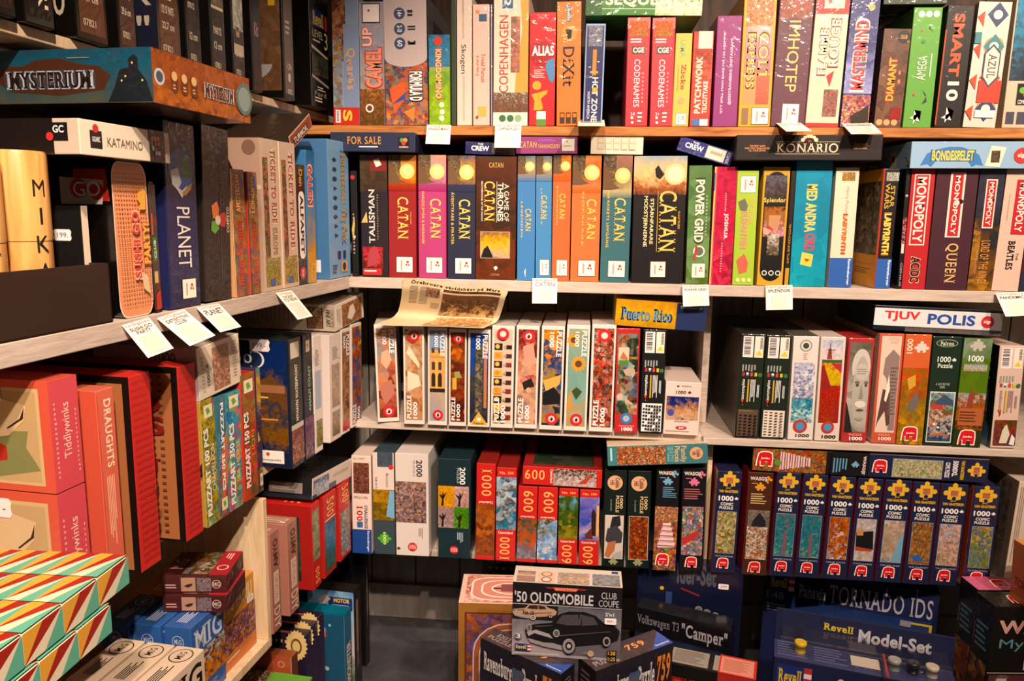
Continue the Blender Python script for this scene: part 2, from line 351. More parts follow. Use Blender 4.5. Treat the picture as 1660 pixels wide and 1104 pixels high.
B(GB, (-0.318, 1.900, 1.520, 0.0, 0.4, 0.036, 0.302), .29, 'd9c2b4', 'tall cream game box with a slim black script title and a faint letter border',
  [LN('b9a294', .36, .02, .5, .3, 1), T('Skogen', '222', .2, .38, .62, .6, 1, 's'), LN('b3a094', .4, .62, .56, .97, 30), LN('b3a094', .38, .04, .52, .34, 26)])
B(GB, (-0.279, 1.900, 1.520, 0.0, 0.6, 0.040, 0.278), .27, 'e0b6a8', 'pale pink quiz box with thin red script and a small gold bag',
  [R('357', .38, .08, .85, .14), D('c83', .3, .06, .12), T('Trivial Pursuit', 'b33', .5, .4, .75, .64, 1, 's'), T('FAMILJ', 'c54', .18, .42, .36, .58, 1, 's'), R('d9a74a', .3, .84, .8, .92), D('843', .25, .93, .09)])
B(GB, (-0.236, 1.900, 1.520, 0.0, 0.7, 0.004, 0.278), .27, '98889e', 'sliver-thin pale purple box wedged between the pink quiz box and the tall city game box', [])
B(GB, (-0.230, 1.900, 1.520, 0.0, 0.3, 0.083, 0.308), .29, 'd8cdb8', 'tall beige city game box with red capitals and an orange side band',
  [PG('e39a3c', (.75, 0), (1, 0), (1, .75), (.62, .75), (.66, .6), (.82, .3)), R('2a5f8c', .25, 0, .55, .13), T('Q', 'edd', .3, .02, .5, .11, 1, 'x'), I('a86 c76 876 a54', .5, .19, .76, .6, .7, 6), T('COPENHAGEN', 'c33', .17, .18, .43, .75, 3, 's'), I('ccb 654 854 543', 0, .75, 1, .9, .6, 5), R('ddc', 0, .9, 1, 1), D('3a6b4a', .27, .945, .1), D('3a6b4a', .5, .945, .1), D('8aa88c', .73, .945, .1)])
B(GB, (-0.144, 1.900, 1.520, 0.0, 0.4, 0.062, 0.259), .26, 'c81a22', 'bright red party game box with a yellow clay figure at the bottom',
  [T('TACTIC', 'e9a', .28, .02, .72, .06, 0, 's'), D('a5121a', .5, .36, .46), T('ALIAS', 'fee', .1, .29, .94, .38, 0, 'x'), LN('fbb', .18, .5, .62, .58, 5), PG('4a86b8', (.7, .42), (.95, .4), (.98, .55), (.9, .62), (.78, .6), (.62, .48)), D('d9a028', .3, .64, .17), PG('d9a028', (.1, .72), (.4, .7), (.72, .68), (.7, .71), (.46, .76), (.55, .84), (.5, .86), (.18, .86), (.22, .78)), R('fed', .3, .87, .66, .94), R('5a8a3a', .3, .94, .66, 1)])
B(GB, (-0.077, 1.900, 1.520, 0.0, 1.1, 0.057, 0.282), .28, 'd8732c', 'orange game box with a tall black fairytale title and a small black bird',
  [R('666', .4, .03, .58, .16), T('Libellud', 'ddd', .43, .04, .55, .15, 1), D('e08a3a', .52, .25, .33), PG('221', (.36, .22), (.62, .22), (.6, .29), (.45, .3)), T('DiXit', '2a1a14', .26, .36, .72, .68, 1, 'S'), R('432', .14, .89, .34, .98), R('432', .4, .89, .6, .98), R('432', .66, .89, .86, .98), R('d8732c', .17, .9, .31, .93), R('d8732c', .43, .9, .57, .93), R('d8732c', .69, .9, .83, .93)])
B(GB, (-0.015, 1.900, 1.520, 0.0, -0.5, 0.046, 0.233), .2, '8fa6cf', 'narrow navy game box with a pale blue border standing alone before the dark gap',
  [R('252a5a', .07, .02, .93, .98), I('445 99a 335', .15, .02, .85, .22, .9, 9), R('c87a28', .4, .25, .6, .5), R('e93', .3, .46, .7, .48), T('HOT ZONE', 'eed', .42, .52, .72, .96, 1, 'b'), R('d8a02a', .44, .62, .7, .67), T('NORTH AMERICA', 'cce', .2, .66, .34, .93, 1)])
def codenames(q):
    return [R('d86a6a', 0, 0, 1, .1), I('c84 b43 9a4', .1, .03, .9, .17, .6, 6), LN('edd', .15, .19, .85, .24, 2), R('543', .22, .26, .8, .33), T('CGE', 'edd', .26, .27, .76, .32, 0, 'x'), T('CODENAMES', 'fee', .34, .38, .6, .82, 1, 's'), LN('e99', .7, .5, .78, .8, 8), T(q, 'edd', .24, .87, .42, .9, 0), D('edd', .3, .92, .06), D('edd', .32, .965, .06), LN('edd', .55, .87, .8, .98, 3)]
B(GB, (0.086, 1.900, 1.520, 0.0, 0.5, 0.052, 0.245), .23, 'c2343f', 'left one of the two matching red word game boxes right of the dark gap', codenames('2-8'))
B(GB, (0.144, 1.900, 1.520, 0.0, 0.7, 0.052, 0.244), .23, 'c2343f', 'right one of the two matching red word game boxes, touching the small yellow box', codenames('2+'))
B(GB, (0.196, 1.900, 1.520, 0.0, 0.1, 0.038, 0.210), .2, 'd9b050', 'small mustard yellow game box with a red scribble title',
  [T('LAMA', '7a7', .3, .07, .62, .25, 1, 'b'), T('Zicke', 'b43', .42, .33, .7, .6, 1, 'B'), LN('a74', .2, .35, .3, .62, 14), D('c96', .5, .72, .2), ST(.22, .86, .84, .98)])
B(GB, (0.237, 1.900, 1.520, 0.0, 0.1, 0.046, 0.214), .2, 'c03a2c', 'small red quilt game box with chunky cream letters reading upwards',
  [R('e0d0b8', .25, 0, .95, .18), I('c54 943 d76 b43', .1, .18, .95, .5, .4, 5), T('PATCHWORK', 'eed8b8', .18, .26, .5, .86, 3, 'x'), T('TILICUTYAKE', 'edc', .58, .52, .82, .86, 3, 'x'), R('4a6aa8', .12, .92, .5, .99), R('cdd', .5, .92, .9, .99)])
B(GB, (0.290, 1.900, 1.520, 0.0, 0.4, 0.056, 0.248), .24, '873070', 'purple party game box with two lines of pale capitals reading upwards',
  [T("'ETT SPILL MAN BARE MÅ HA HJEMME'", 'e6c8d6', .26, .14, .4, .88, 3, 'b'), T('@EESTRANBERG (INSTAGRAM)', 'e6c8d6', .58, .2, .72, .8, 3, 'b')])
B(GB, (0.349, 1.900, 1.520, 0.0, 0.5, 0.073, 0.302), .29, 'cf9a30', 'yellow western game box with tan panel and outlined train letters',
  [R('c98a58', .1, .0, .92, .83), I('d8a880 b06838 e0b890', .1, .06, .92, .26, .7, 6), I('cba b89 a76', .12, .26, .9, .6, .3, 4), T('EXPRESS', 'e2b45a', .16, .3, .44, .72, 1, 'B', '5a3018'), T('COLT', 'e2b45a', .5, .3, .84, .66, 1, 'B', '5a3018'), I('c76 b65', .5, .62, .9, .83, .3, 8), R('864', .1, .86, .3, .98), ST(.42, .86, .92, .98)])
B(GB, (0.423, 1.900, 1.521, 0.0, -0.6, 0.077, 0.301), .29, '5a3040', 'plum purple game box with slender gold capitals right of the yellow western box',
  [I('844 a54 643', .05, 0, .95, .2, .7, 4), T('IMHOTEP', 'e8c06a', .33, .22, .66, .74, 1, 's'), ST(.32, .83, .8, .97)])
B(GB, (0.502, 1.900, 1.521, 0.0, -1.0, 0.074, 0.300), .29, 'dfc4ac', 'white cycling game box with a red top and cyclists in a small picture',
  [R('b02a28', 0, 0, 1, .17), R('dfc4ac', .25, .0, .85, .13), D('c33', .4, .08, .06), T('FLAMME', 'f0dcc0', .2, .27, .46, .62, 3, 'x', '7a1c1c'), T('ROUGE', 'f0dcc0', .5, .2, .82, .56, 3, 'x', '7a1c1c'), PG('b02a28', (.5, .62), (.72, .58), (.66, .66), (.62, .7)), I('345 876 a54 569', .48, .72, .9, .92, .8, 5), R('b02a28', 0, .97, 1, 1)])
B(GB, (0.581, 1.900, 1.521, 0.0, -0.8, 0.062, 0.299), .28, '2a2f72', 'dark blue code-breaking game box with slanted red outlined letters and coloured pegs',
  [I('225 337 447 99c cce', 0, .0, 1, .75, .2, 4), D('d9a038', .72, .12, .12), T('MASTERMIND', 'c8323a', .2, .2, .72, .74, 3, 'x', 'f2dcc8'), I('84a d93 447 b43 eed', 0, .76, 1, 1, .9, 6), PG('321', (.3, .92), (.95, .84), (.98, .96), (.4, 1))])
B(GB, (0.656, 1.900, 1.521, 0.0, -1.2, 0.059, 0.216), .22, '5a3826', 'short brown cave game box with jagged yellow-red letters and a black round badge',
  [I('643 532 754 421', 0, 0, 1, 1, .4, 4), D('1d1510', .76, .08, .24), T('IELLO', 'd9a038', .64, .06, .88, .1, 3), T('DIAMANT', 'd8a02c', .3, .28, .62, .74, 3, 'x', 'b02818'), LN('b76', .7, .42, .8, .6, 2), D('c96', .18, .95, .12), D('c96', .46, .95, .12), D('c96', .74, .95, .12), I('822 a33', .55, .8, .95, .92, .8, 8)])
B(GB, (0.720, 1.900, 1.520, 0.0, -0.3, 0.062, 0.262), .24, '5c9c3a', 'plain bright green party game box with a thin white title and a scribbled star',
  [D('ded', .28, .055, .11), D('ded', .54, .055, .11), D('ded', .8, .055, .11), PG('334', (.5, .12), (.62, .16), (.58, .165), (.8, .21), (.6, .175), (.64, .17)), D('c54', .36, .19, .04), D('384', .44, .28, .07), T('AMEGA', 'eed', .3, .4, .62, .6, 3, 's'), LN('ded', .75, .38, .82, .62, 1, 1), PG('434', (.56, .68), (.7, .72), (.76, .78), (.6, .8), (.72, .74)), D('c54', .3, .72, .05), PG('dec', (.2, .92), (.6, .86), (.34, .97), (.34, .85), (.58, .95))])
B(GB, (0.790, 1.900, 1.521, 0.0, -0.9, 0.058, 0.266), .26, '251d1c', 'black quiz game box with big orange capitals and a white number',
  [T('SMART', 'e0572e', .28, .07, .68, .58, 1, 'x'), T('10', 'e8ddd0', .3, .62, .74, .78, 1, 'x'), PG('edd', (.2, .92), (.66, .86), (.36, .96), (.38, .83), (.6, .94)), R('b8401c', 0, .2, .05, .98)])
def azul():
    o = [R('d5c7bb', 0, 0, 1, 1)]
    for k, c in enumerate(('3a4468', '3d8088', 'c24a30', '33426a')):
        v = .1+.25*k
        o += [D('d98a3a' if k % 2 else 'd5c7bb', .62, v, .3), PG(c, (.3, v), (.62, v-.1), (.94, v), (.62, v+.1)), D('ddc', .62, v, .14), PG('c24a30', (.0, v+.02), (.22, v-.03), (.22, v+.1))]
    return o+[R('c0402c', .3, .62, 1, .8), R('3d8088', 0, .24, .2, .33), PG('44485e', (.36, .4), (.6, .33), (.86, .4), (.86, .6), (.6, .68), (.36, .6)), PG('ddd0c4', (.4, .41), (.6, .35), (.82, .41), (.82, .59), (.6, .66), (.4, .59)), T('AZUL', '544', .5, .41, .74, .6, 1, 'S'), R('ddd', .3, .86, .9, .92)]
B(GB, (0.852, 1.900, 1.522, 0.0, -1.6, 0.070, 0.271), .28, 'd5c7bb', 'tile game box patterned with blue, red and yellow Portuguese tiles', azul())
B(GB, (0.937, 1.900, 1.520, 0.0, -0.3, 0.059, 0.295), .28, 'c8b59c', 'last box on the pine shelf, skyline photo above a cream foot, at the right edge',
  [I('2a6a9a 48a 345 222', .05, .0, 1, .65, .3, 6), R('222', .4, .67, .95, .83), D('6a3', .6, .72, .12), D('c42', .75, .75, .12), T('COMPETO', 'edd', .46, .79, .9, .82, 0), R('445', .1, .88, .4, .97), R('445', .5, .88, .95, .97)])
GRP = 'boxes lying flat on top of other boxes'
B('board_game_box', (-0.015, 1.900, 1.771, 0.0, -0.6, 0.267, 0.056), .27, '3f7c34', 'green game box with huge cream capitals lying across the two red word games',
  [R('2c5c28', 0, 0, .14, 1), I('3a3 6a4 fed 8b5', .6, 0, 1, 1, .3, 3), T('SEQUENCE', 'e8e0c8', .17, .12, .93, .68, 0, 'x'), R('cdb', .14, .73, 1, .76)])
B('board_game_box', (0.653, 1.900, 1.788, 0.0, -0.0, 0.138, 0.033), .25, '24381f', 'dark green flat box lying high over the green party game box', [])

# ---------------------------------------------------------------- boxes lying flat above the middle row
B(GB, (-0.624, 1.865, 1.454, 0.0, -0.0, 0.210, 0.046), .2, '28304f', 'dark blue flat box with gold capitals lying over the corner of the middle row',
  [T('FOR SALE', 'd8923a', .2, .22, .6, .62, 0, 'S'), LN('cde', .34, .72, .62, .84, 1), R('1a1a20', .8, .24, .93, .84), D('5a8a3a', .845, .4, .025), D('c84', .885, .4, .025), D('b32', .865, .56, .025), T('COMPETO', 'edd', .81, .72, .92, .8)])
CG = 'card_game_box'
B(CG, (-0.298, 1.900, 1.454, 0.0, -2.3, 0.121, 0.029), .1, '343650', 'small dark card game box with slanted white letters, partly behind a hanging tag',
  [I('447 225 336', 0, 0, .52, 1, .4, 4), T('CREW', 'eee', .12, .3, .48, .72, 0, 'x'), T('THE', 'eee', .25, .1, .36, .24), I('555 766 333', .54, .1, 1, .9, .5, 4)])
B(CG, (-0.174, 1.900, 1.454, 0.0, 0.5, 0.149, 0.043), .13, '8e3a74', 'purple flat card game box with gold letters and a white sticker',
  [T('CATAN', 'd8b04a', .06, .32, .34, .68, 0, 'S'), LN('a5c', .36, .2, .72, .36, 2), T('TÄRNINGSSPEL', 'd8b04a', .36, .42, .72, .7, 0, 'S'), R('eed', .75, .18, .95, .84), D('c54', .83, .34, .012), LN('b87', .77, .55, .93, .65, 1)])
B(CG, (0.006, 1.900, 1.455, 0.0, -0.4, 0.125, 0.054), .13, 'ddd3bd', 'cream flat card box with faint printed card outlines',
  [x for k in range(5) for x in (R('bfb096', .13+.15*k, .26, .25+.15*k, .8), R('d8ccb4', .14+.15*k, .3, .24+.15*k, .5), R('d8ccb4', .14+.15*k, .55, .24+.15*k, .77))])
B(CG, (0.210, 1.900, 1.467, 0.0, -16.6, 0.130, 0.033), .1, '343660', 'tilted small navy card game box with a white barcode panel',
  [I('449 336 66a', 0, 0, 1, 1, .4, 3), T('CREW', 'eee', .12, .28, .46, .66, 0, 'x'), T('THE', 'eee', .24, .1, .36, .24), R('d8cdbc', .52, .08, .87, .92), LN('843', .6, .35, .82, .6, 9, 1), T('KOSMOS', 'cce', .9, .12, .96, .9, 1)])
B(GB, (0.342, 1.865, 1.441, 0.0, 0.4, 0.326, 0.057), .26, '251a1c', 'long black flat game box with a cream pawprint over its wide title',
  [T('KONARIO', 'e8cfa8', .28, .33, .7, .7, 0, 'S'), R('d8b890', .27, .27, .46, .285), R('d8b890', .54, .27, .71, .285), R('d8b890', .27, .745, .71, .76), PG('b03a2c', (.485, .22), (.515, .22), (.5, .31)), D('e8cfa8', .47, .1, .012), D('e8cfa8', .49, .06, .012), D('e8cfa8', .51, .06, .012), D('e8cfa8', .53, .1, .012), D('e8cfa8', .455, .2, .014), D('e8cfa8', .545, .2, .014), T('THE FIRST GAME\nEVER THAT CHALLENGED\nALL YOUR SENSES', 'c98a5a', .06, .4, .23, .66), T('EVERY GAME\nIS A JOURNEY OF\nDISCOVERIES', 'c98a5a', .79, .34, .91, .56)], fin='card')
B(GB, (0.737, 1.880, 1.427, 0.0, 0.4, 0.271, 0.060), .2, '8fb0cf', 'light blue flat game box with yellow letters on a blue ribbon above the property games',
  [PG('3a78b8', (.08, .9), (.13, .45), (.2, .3), (.3, .2), (.4, .2), (.48, .32), (.55, .5), (.59, .9), (.53, .86), (.5, .95), (.46, .7), (.34, .45), (.22, .66), (.17, .95), (.14, .84)), T('BONDESPELET', 'e2cc4a', .16, .3, .52, .74, 0, 'x', '24507c'), LN('468', .24, .7, .45, .78, 1), PG('eddcc0', (.64, .16), (.76, .22), (.72, .96), (.6, .9)), I('432 654 333', .645, .34, .715, .78, .6, 3), D('c8342e', .89, .52, .065), T('alga', 'fdd', .855, .42, .925, .62, 0, 'x'), F('L'), PG('d8c8a8', (.4, .3), (.6, .25), (.62, .9), (.42, .92)), D('222', .5, .56, .04), PG('2a5a90', (.85, .5), (1, .75), (1, 1), (.9, .9)), T('PELET', 'd9b83a', .86, .62, .99, .85)])

# ---------------------------------------------------------------- middle row, back wall
GRP = 'board games standing on the white middle shelf'
B(GB, (-0.586, 1.900, 1.148, 0.0, 0.4, 0.017, 0.262), .26, '140f10', 'narrow black box half hidden in the corner behind the pale blue game',
  [D('b3202a', .4, .06, .32), PG('c8a83a', (.1, .55), (.5, .42), (.6, .5), (.3, .66)), D('ddd', .5, .62, .16), D('c83', .4, .74, .16), LN('a88', .3, .4, .6, .8, 12)])
B(GB, (-0.561, 1.900, 1.148, 0.0, 0.2, 0.069, 0.301), .29, '2b222c', 'charcoal fantasy quest box with silver capitals and a red demon at the foot',
  [I('543 432 322', 0, 0, 1, .3, .4, 4), R('7a1e1c', .38, 0, .96, .13), PG('edc', (.5, .04), (.7, .03), (.8, .08), (.6, .1)), T('TALISMAN', 'c8c4bc', .3, .28, .52, .72, 3, 'b'), PG('d8a860', (.02, .55), (.22, .46), (.25, .55)), LN('876', .6, .32, .66, .7, 18), I('a34 b55 722 322', .05, .75, .8, .95, .6, 5), PG('a53a44', (.2, .92), (.3, .78), (.5, .74), (.7, .82), (.56, .9)), R('b8262c', .05, .93, .75, .985), LN('edd', .1, .945, .7, .97, 1)])
def catan(bg, sky, txt, sub='', s2='', u=(.32, .72), v=(.34, .68), st=1, su=(.12, .24), art=.24):
    o = [R(bg, 0, 0, 1, 1), I(sky, 0, 0, 1, art, .12, 3), I('432 654 a84', 0, 0, .45, art*.85, .6, 7), D('e8c470', .68, art*.55, .27), D('f0d890', .7, art*.52, .18), PG('6a4a30', (0, art*.3), (.2, art*.42), (.38, art*.8), (.6, art*.9), (0, art)), I(sky.split()[-1]+' '+bg, 0, art*.96, 1, art+.05, .2, 6)]
    o.append(T('CATAN', 'eec25a', u[0], v[0], u[1], v[1], 1, 'S'))
    if sub: o.append(T(sub, 'eec25a', su[0], v[0]-.06, su[1], v[1]+.05, 1, 'S'))
    if s2: o.append(T(s2, 'd8a84a', u[1]+.07, .46, u[1]+.11, .56, 1))
    if st: o.append(ST(.28, .83, .86, .955))
    return o
B(GB, (-0.490, 1.900, 1.148, 0.0, -0.1, 0.069, 0.302), .295, '8d1c20', 'deep red settling game box with a gold title and sunlit landscape on top', catan('8d1c20', 'c86 d95 a42', 0, '', 'KLAUS TEUBER'))
B(GB, (-0.414, 1.900, 1.148, 0.0, 0.1, 0.069, 0.302), .295, 'a8386e', 'magenta settling game box with two columns of gold letters', catan('a8386e', 'b97 d9a 957', 0, 'HANDELSMÄN & BARBARER', '', (.42, .82), (.35, .67)))
B(GB, (-0.340, 1.900, 1.148, 0.0, 0.1, 0.068, 0.301), .295, '272a45', 'midnight blue settling game box with gold letters next to the brown throne game', catan('272a45', '446 c94 335', 0, 'ÄVENTYRARE & PIRATER', '', (.4, .82), (.35, .67)))
B(GB, (-0.270, 1.900, 1.148, 0.0, 0.1, 0.099, 0.300), .295, '3a1f17', 'wide dark brown throne game box with a sunset picture low on its spine',
  [I('432 5a2a18 321 6a3018 321', 0, 0, 1, 1, .3, 3), T('CATAN', 'd89a4a', .32, .05, .68, .09, 0, 'S'), T('A GAME OF', 'ddc', .7, .22, .82, .52, 1, 's'), T('THRONES', 'ddc', .54, .21, .68, .52, 1, 'b'), R('ddc', .515, .2, .525, .53), T('CATAN', 'ecc05a', .2, .2, .47, .52, 1, 'S'), T('BROTHERHOOD OF THE WATCH', 'ddc', .13, .2, .17, .52, 1), R('a98', .11, .605, .86, .825), I('655 b83 e8b850 ca8 876', .12, .61, .85, .82, .25, 4), PG('1a1414', (.13, .82), (.2, .75), (.3, .72), (.42, .8), (.42, .82)), PG('ddd', (.45, .9), (.52, .885), (.56, .905), (.5, .925)), T('CATAN', 'a76', .38, .95, .6, .97)])
B(GB, (-0.166, 1.900, 1.148, 0.0, 0.5, 0.043, 0.301), .295, '3a78b4', 'left one of the two bright blue settling game boxes, wider of the pair', catan('3a78b4', '567 a97 987', 0, 'LEGENDEN', '', (.44, .78), (.42, .6), 0, (.2, .3), .15)+[PG('cde', (.4, .93), (.5, .9), (.48, .98))])
B(GB, (-0.120, 1.900, 1.148, 0.0, 0.7, 0.038, 0.301), .295, '3f7fb6', 'right one of the two bright blue settling game boxes, with a small white sticker', catan('3f7fb6', '567 a97 987', 0, 'UTÖKAT', '', (.34, .7), (.31, .5), 1, (.3, .4), .15))
B(GB, (-0.080, 1.900, 1.148, 0.0, 0.4, 0.043, 0.303), .295, 'cf6030', 'narrow orange settling game box, left one of the orange pair', catan('cf6030', 'd95 b63 c75', 0, 'EXPANSION', '', (.36, .7), (.3, .5), 1, (.2, .3), .15))
B(GB, (-0.034, 1.900, 1.148, 0.0, 0.3, 0.069, 0.303), .295, 'd06a36', 'wide orange settling game box, right one of the orange pair', catan('d06a36', 'd96 c64 c86', 0, 'SJÖFARARE', '', (.52, .86), (.34, .66), 1, (.34, .44)))
B(GB, (0.039, 1.900, 1.148, 0.0, 0.1, 0.069, 0.304), .295, '35646e', 'teal blue settling game box with gold letters and a misty mountain top', catan('35646e', 'a76 865 cb8', 0, 'INKARIKETS UPPGÅNG', '', (.42, .82), (.33, .67), 1, (.16, .28), .28))
B(GB, (0.115, 1.900, 1.148, 0.0, 0.7, 0.125, 0.303), .3, '1f171a', 'very wide black space settling game box with a glowing planet at the top',
  [I('9ab cb9 e8c890 a64 322', 0, 0, 1, .3, .15, 2.5), D('f0c890', .78, .14, .2), D('f8e4b8', .78, .14, .14), PG('2a1a14', (.4, .1), (.46, .07), (.52, .11), (.58, .14), (.5, .18), (.42, .16)), T('CATAN', 'ecc060', .5, .27, .83, .75, 1, 'S'), R('d8a84a', .465, .27, .475, .75), T('STJÄRNFARARE', 'ecd8a0', .31, .33, .41, .69, 1, 'b'), T('MODSTJERNERNE', 'ecd8a0', .19, .31, .28, .71, 1, 'b'), T('KLAUS TEUBER', 'd8923a', .86, .43, .9, .57, 1), ST(.37, .83, .65, .95)])
B(GB, (0.247, 1.900, 1.148, 0.0, 1.0, 0.053, 0.282), .29, '5d6a30', 'olive green power plant game box with white outlined capitals',
  [I('685 574 796 562', 0, 0, 1, 1, .3, 3), T('POWER GRID', 'e8e0cc', .28, .1, .74, .66, 1, 'x', '3a4420'), LN('bb9', .8, .25, .86, .6, 12), D('ded', .55, .72, .26), D('665', .55, .72, .2), PG('b33', (.3, .78), (.4, .66), (.48, .68), (.4, .8)), ST(.26, .825, .84, .945)])
B(GB, (0.303, 1.900, 1.148, 0.0, 0.2, 0.052, 0.280), .25, 'c63a54', 'raspberry pink game box leaning right of the olive green one',
  [R('c8b060', 0, 0, .07, 1), R('3a6a90', 0, .05, .05, .2), I('c8445a b83850 d05a6a', .14, 0, 1, 1, .6, 8), LN('e9a', .52, .22, .6, .38, 10), T('JOSHUA', 'fdd', .5, .39, .72, .61, 1, 'O'), LN('e9a', .46, .64, .54, .9, 12)])
B(GB, (0.358, 1.900, 1.148, 0.0, 0.7, 0.050, 0.272), .25, '9dbb36', 'lime green game box with pink block letters and a white sticker at its top',
  [ST(.18, .05, .88, .19), PG('665', (.1, .27), (.4, .24), (.56, .3), (.5, .36), (.2, .34)), T('DET STORA', 'd8a868', .62, .24, .84, .46, 1, 'x'), T('ELEFANTEN', 'd88a7a', .28, .35, .58, .68, 1, 'x'), PG('c8604c', (.15, .78), (.5, .72), (.7, .8), (.66, .88), (.3, .9)), D('cd8', .25, .955, .1), D('cd8', .52, .955, .1), D('cd8', .79, .955, .1)])
B(GB, (0.416, 1.900, 1.148, 0.0, 0.1, 0.061, 0.281), .28, 'c8962c', 'gold-edged jewel merchant game box with a bearded face in the dark',
  [PG('14100e', *(arc(.5, .14, .42, .1, 180, 360)+arc(.5, .86, .42, .1, 0, 180))), I('667 433 221', .1, .07, .9, .3, .4, 4), T('Splendor', 'e2c25a', .08, .255, .9, .305, 0, 'B'), I('432 a63 864 d9a 321', .12, .33, .92, .58, .35, 4), PG('b5835f', (.3, .4), (.75, .4), (.7, .5), (.5, .55), (.32, .5)), PG('a33', (.25, .48), (.5, .52), (.3, .6)), PG('c98', (.1, .5), (.45, .53), (.3, .57), (.12, .56)), I('ddc 765 221', .3, .56, .75, .74, .5, 4), D('eed', .26, .89, .1), D('222', .26, .89, .07), D('eed', .52, .89, .1), D('222', .52, .89, .07), D('eed', .78, .89, .1), D('222', .78, .89, .07)])
B(GB, (0.480, 1.900, 1.148, 0.0, 0.2, 0.011, 0.272), .27, '2a1d12', 'narrow dark box with a yellow foot hidden between the bearded merchant and the turquoise box', [R('c08a20', .1, .84, .9, 1), T('SPLENDOR', 'a87a28', .3, .45, .7, .8, 3)])
B(GB, (0.493, 1.900, 1.148, 0.0, 0.5, 0.082, 0.294), .28, '2f8fae', 'turquoise word game box with crooked yellow and red capitals',
  [I('39b 28a 4ab', 0, 0, 1, 1, .25, 3), T('MED ANDRA', 'e8c25a', .32, .18, .62, .56, 1, 'x'), T('ORD', 'c8404a', .34, .57, .64, .71, 1, 'x'), PG('e2c44a', (.3, .72), (.62, .74), (.58, .84), (.26, .82)), PG('a32', (.36, .77), (.54, .78), (.44, .8))])
B(GB, (0.583, 1.900, 1.148, 0.0, 0.5, 0.053, 0.281), .27, 'dccdb6', 'white maze game box with a blue foot and orange title reading downwards',
  [I('eda 321 d93 432', .28, .04, .84, .11, .9, 5), T('Harry Potter', 'b98', .46, .16, .64, .38, 1, 's'), T('LABYRINTH', 'd8742a', .44, .38, .64, .72, 1, 'x', 'b8281c'), R('2a5aa8', 0, .75, 1, 1), T('Ravensburger', 'eee', .76, .76, .9, .98, 1, 'b')], sides={'L': 'c8b8a4'})
B(GB, (0.689, 1.900, 1.148, 0.0, 0.2, 0.036, 0.279), .28, '1c1717', 'black space-themed maze game box with a yellow title, blue foot and red left edge',
  [R('b0241e', 0, 0, .09, 1), I('eed 222 eed', .2, .03, .98, .1, .9, 6), T('STAR\nWARS', 'c8a030', .2, .12, .8, .33, 1, 'b'), T('LABYRINTH', 'e8d060', .26, .36, .74, .72, 1, 'x', 'b86a1c'), R('2a5aa8', .05, .75, 1, 1), T('Ravensburger', 'eee', .7, .76, .92, .98, 1, 'b'),
   F('L'), R('d09020', 0, 0, 1, 1), I('321 654 221 876 322', .35, .1, .98, .72, .9, 5), I('a54 643 c84', .05, .1, .3, .7, .9, 6), R('a66', .1, .8, .95, .805), LN('864', .5, .84, .9, .9, 3)], sides={'L': 'd09020'})
B(GB, (0.743, 1.900, 1.148, 0.0, 0.9, 0.010, 0.279), .27, '181315', 'thin black box with red specks squeezed left of the bright red property game', [D('c9a', .5, .22, .3), I('822 c88 211 211', .1, .4, .9, .62, .8, 8), R('dcb', .2, .62, .8, .7), T('GENIUS', '99a', .3, .78, .7, .98, 1)])
def mono(bg, u, v, oc='f2d8c8'):
    u0, v0, u1, v1 = u[0], v[0], u[1], v[1]
    return [R(bg, 0, 0, 1, 1), R(oc, u0, v0, u1, v1), R('b8202a', u0+.05, v0+.01, u1-.05, v1-.01), T('MONOPOLY', 'f6e4d8', u0+.12, v0+.025, u1-.12, v1-.025, 1, 'b'), D('2a1a1a', (u0+u1)/2+.12, (v0+v1)/2-.03, .06), D('ecc', (u0+u1)/2+.02, (v0+v1)/2-.02, .07)]
B(GB, (0.753, 1.900, 1.148, 0.0, 0.4, 0.052, 0.279), .27, 'b01f26', 'bright red property game box with a rock band lightning logo', mono('b01f26', (.14, .8), (.04, .63))+[T('AC/DC', '1a1414', .28, .72, .72, .95, 1, 'x', 'e0b890')])
B(GB, (0.807, 1.900, 1.148, 0.0, 0.0, 0.092, 0.280), .27, '4a2230', 'wide maroon property game box with a golden serif band name', mono('4a2230', (.34, .7), (.03, .56))+[T('QUEEN', 'd8b070', .38, .61, .7, .94, 1, 'S')])
B(GB, (0.901, 1.900, 1.148, 0.0, -0.2, 0.055, 0.280), .27, '20242e', 'charcoal property game box with a glowing orange fantasy title', [I('223 334 222 642 b84', 0, 0, 1, 1, .25, 3)]+mono('20242e', (.3, .74), (.08, .48))[1:]+[I('222 643 b84 853 233', 0, .4, .3, .9, .3, 4), T('LORD OF THE RINGS', 'd8924a', .36, .58, .72, .94, 1, 'S'), LN('999', .2, .66, .25, .86, 12)])
B(GB, (0.956, 1.900, 1.149, 0.0, -0.9, 0.059, 0.279), .27, 'dbb5a4', 'cream-pink property game box with black pop band lettering', mono('dbb5a4', (.42, .94), (.08, .53), 'b8202a')+[T('THE', '221', .74, .68, .82, .74, 1, 's'), T('BEATLES', '1a1414', .4, .58, .66, .82, 1, 'B'), LN('976', .2, .2, .24, .42, 14)])
B(GB, (1.017, 1.900, 1.149, 0.0, -1.0, 0.055, 0.278), .27, '4a1a1c', 'last box on the middle shelf, dark red with a blue foot at the right edge', [I('622 433 822', 0, 0, 1, .7, .6, 4), R('283048', 0, .84, 1, 1)])


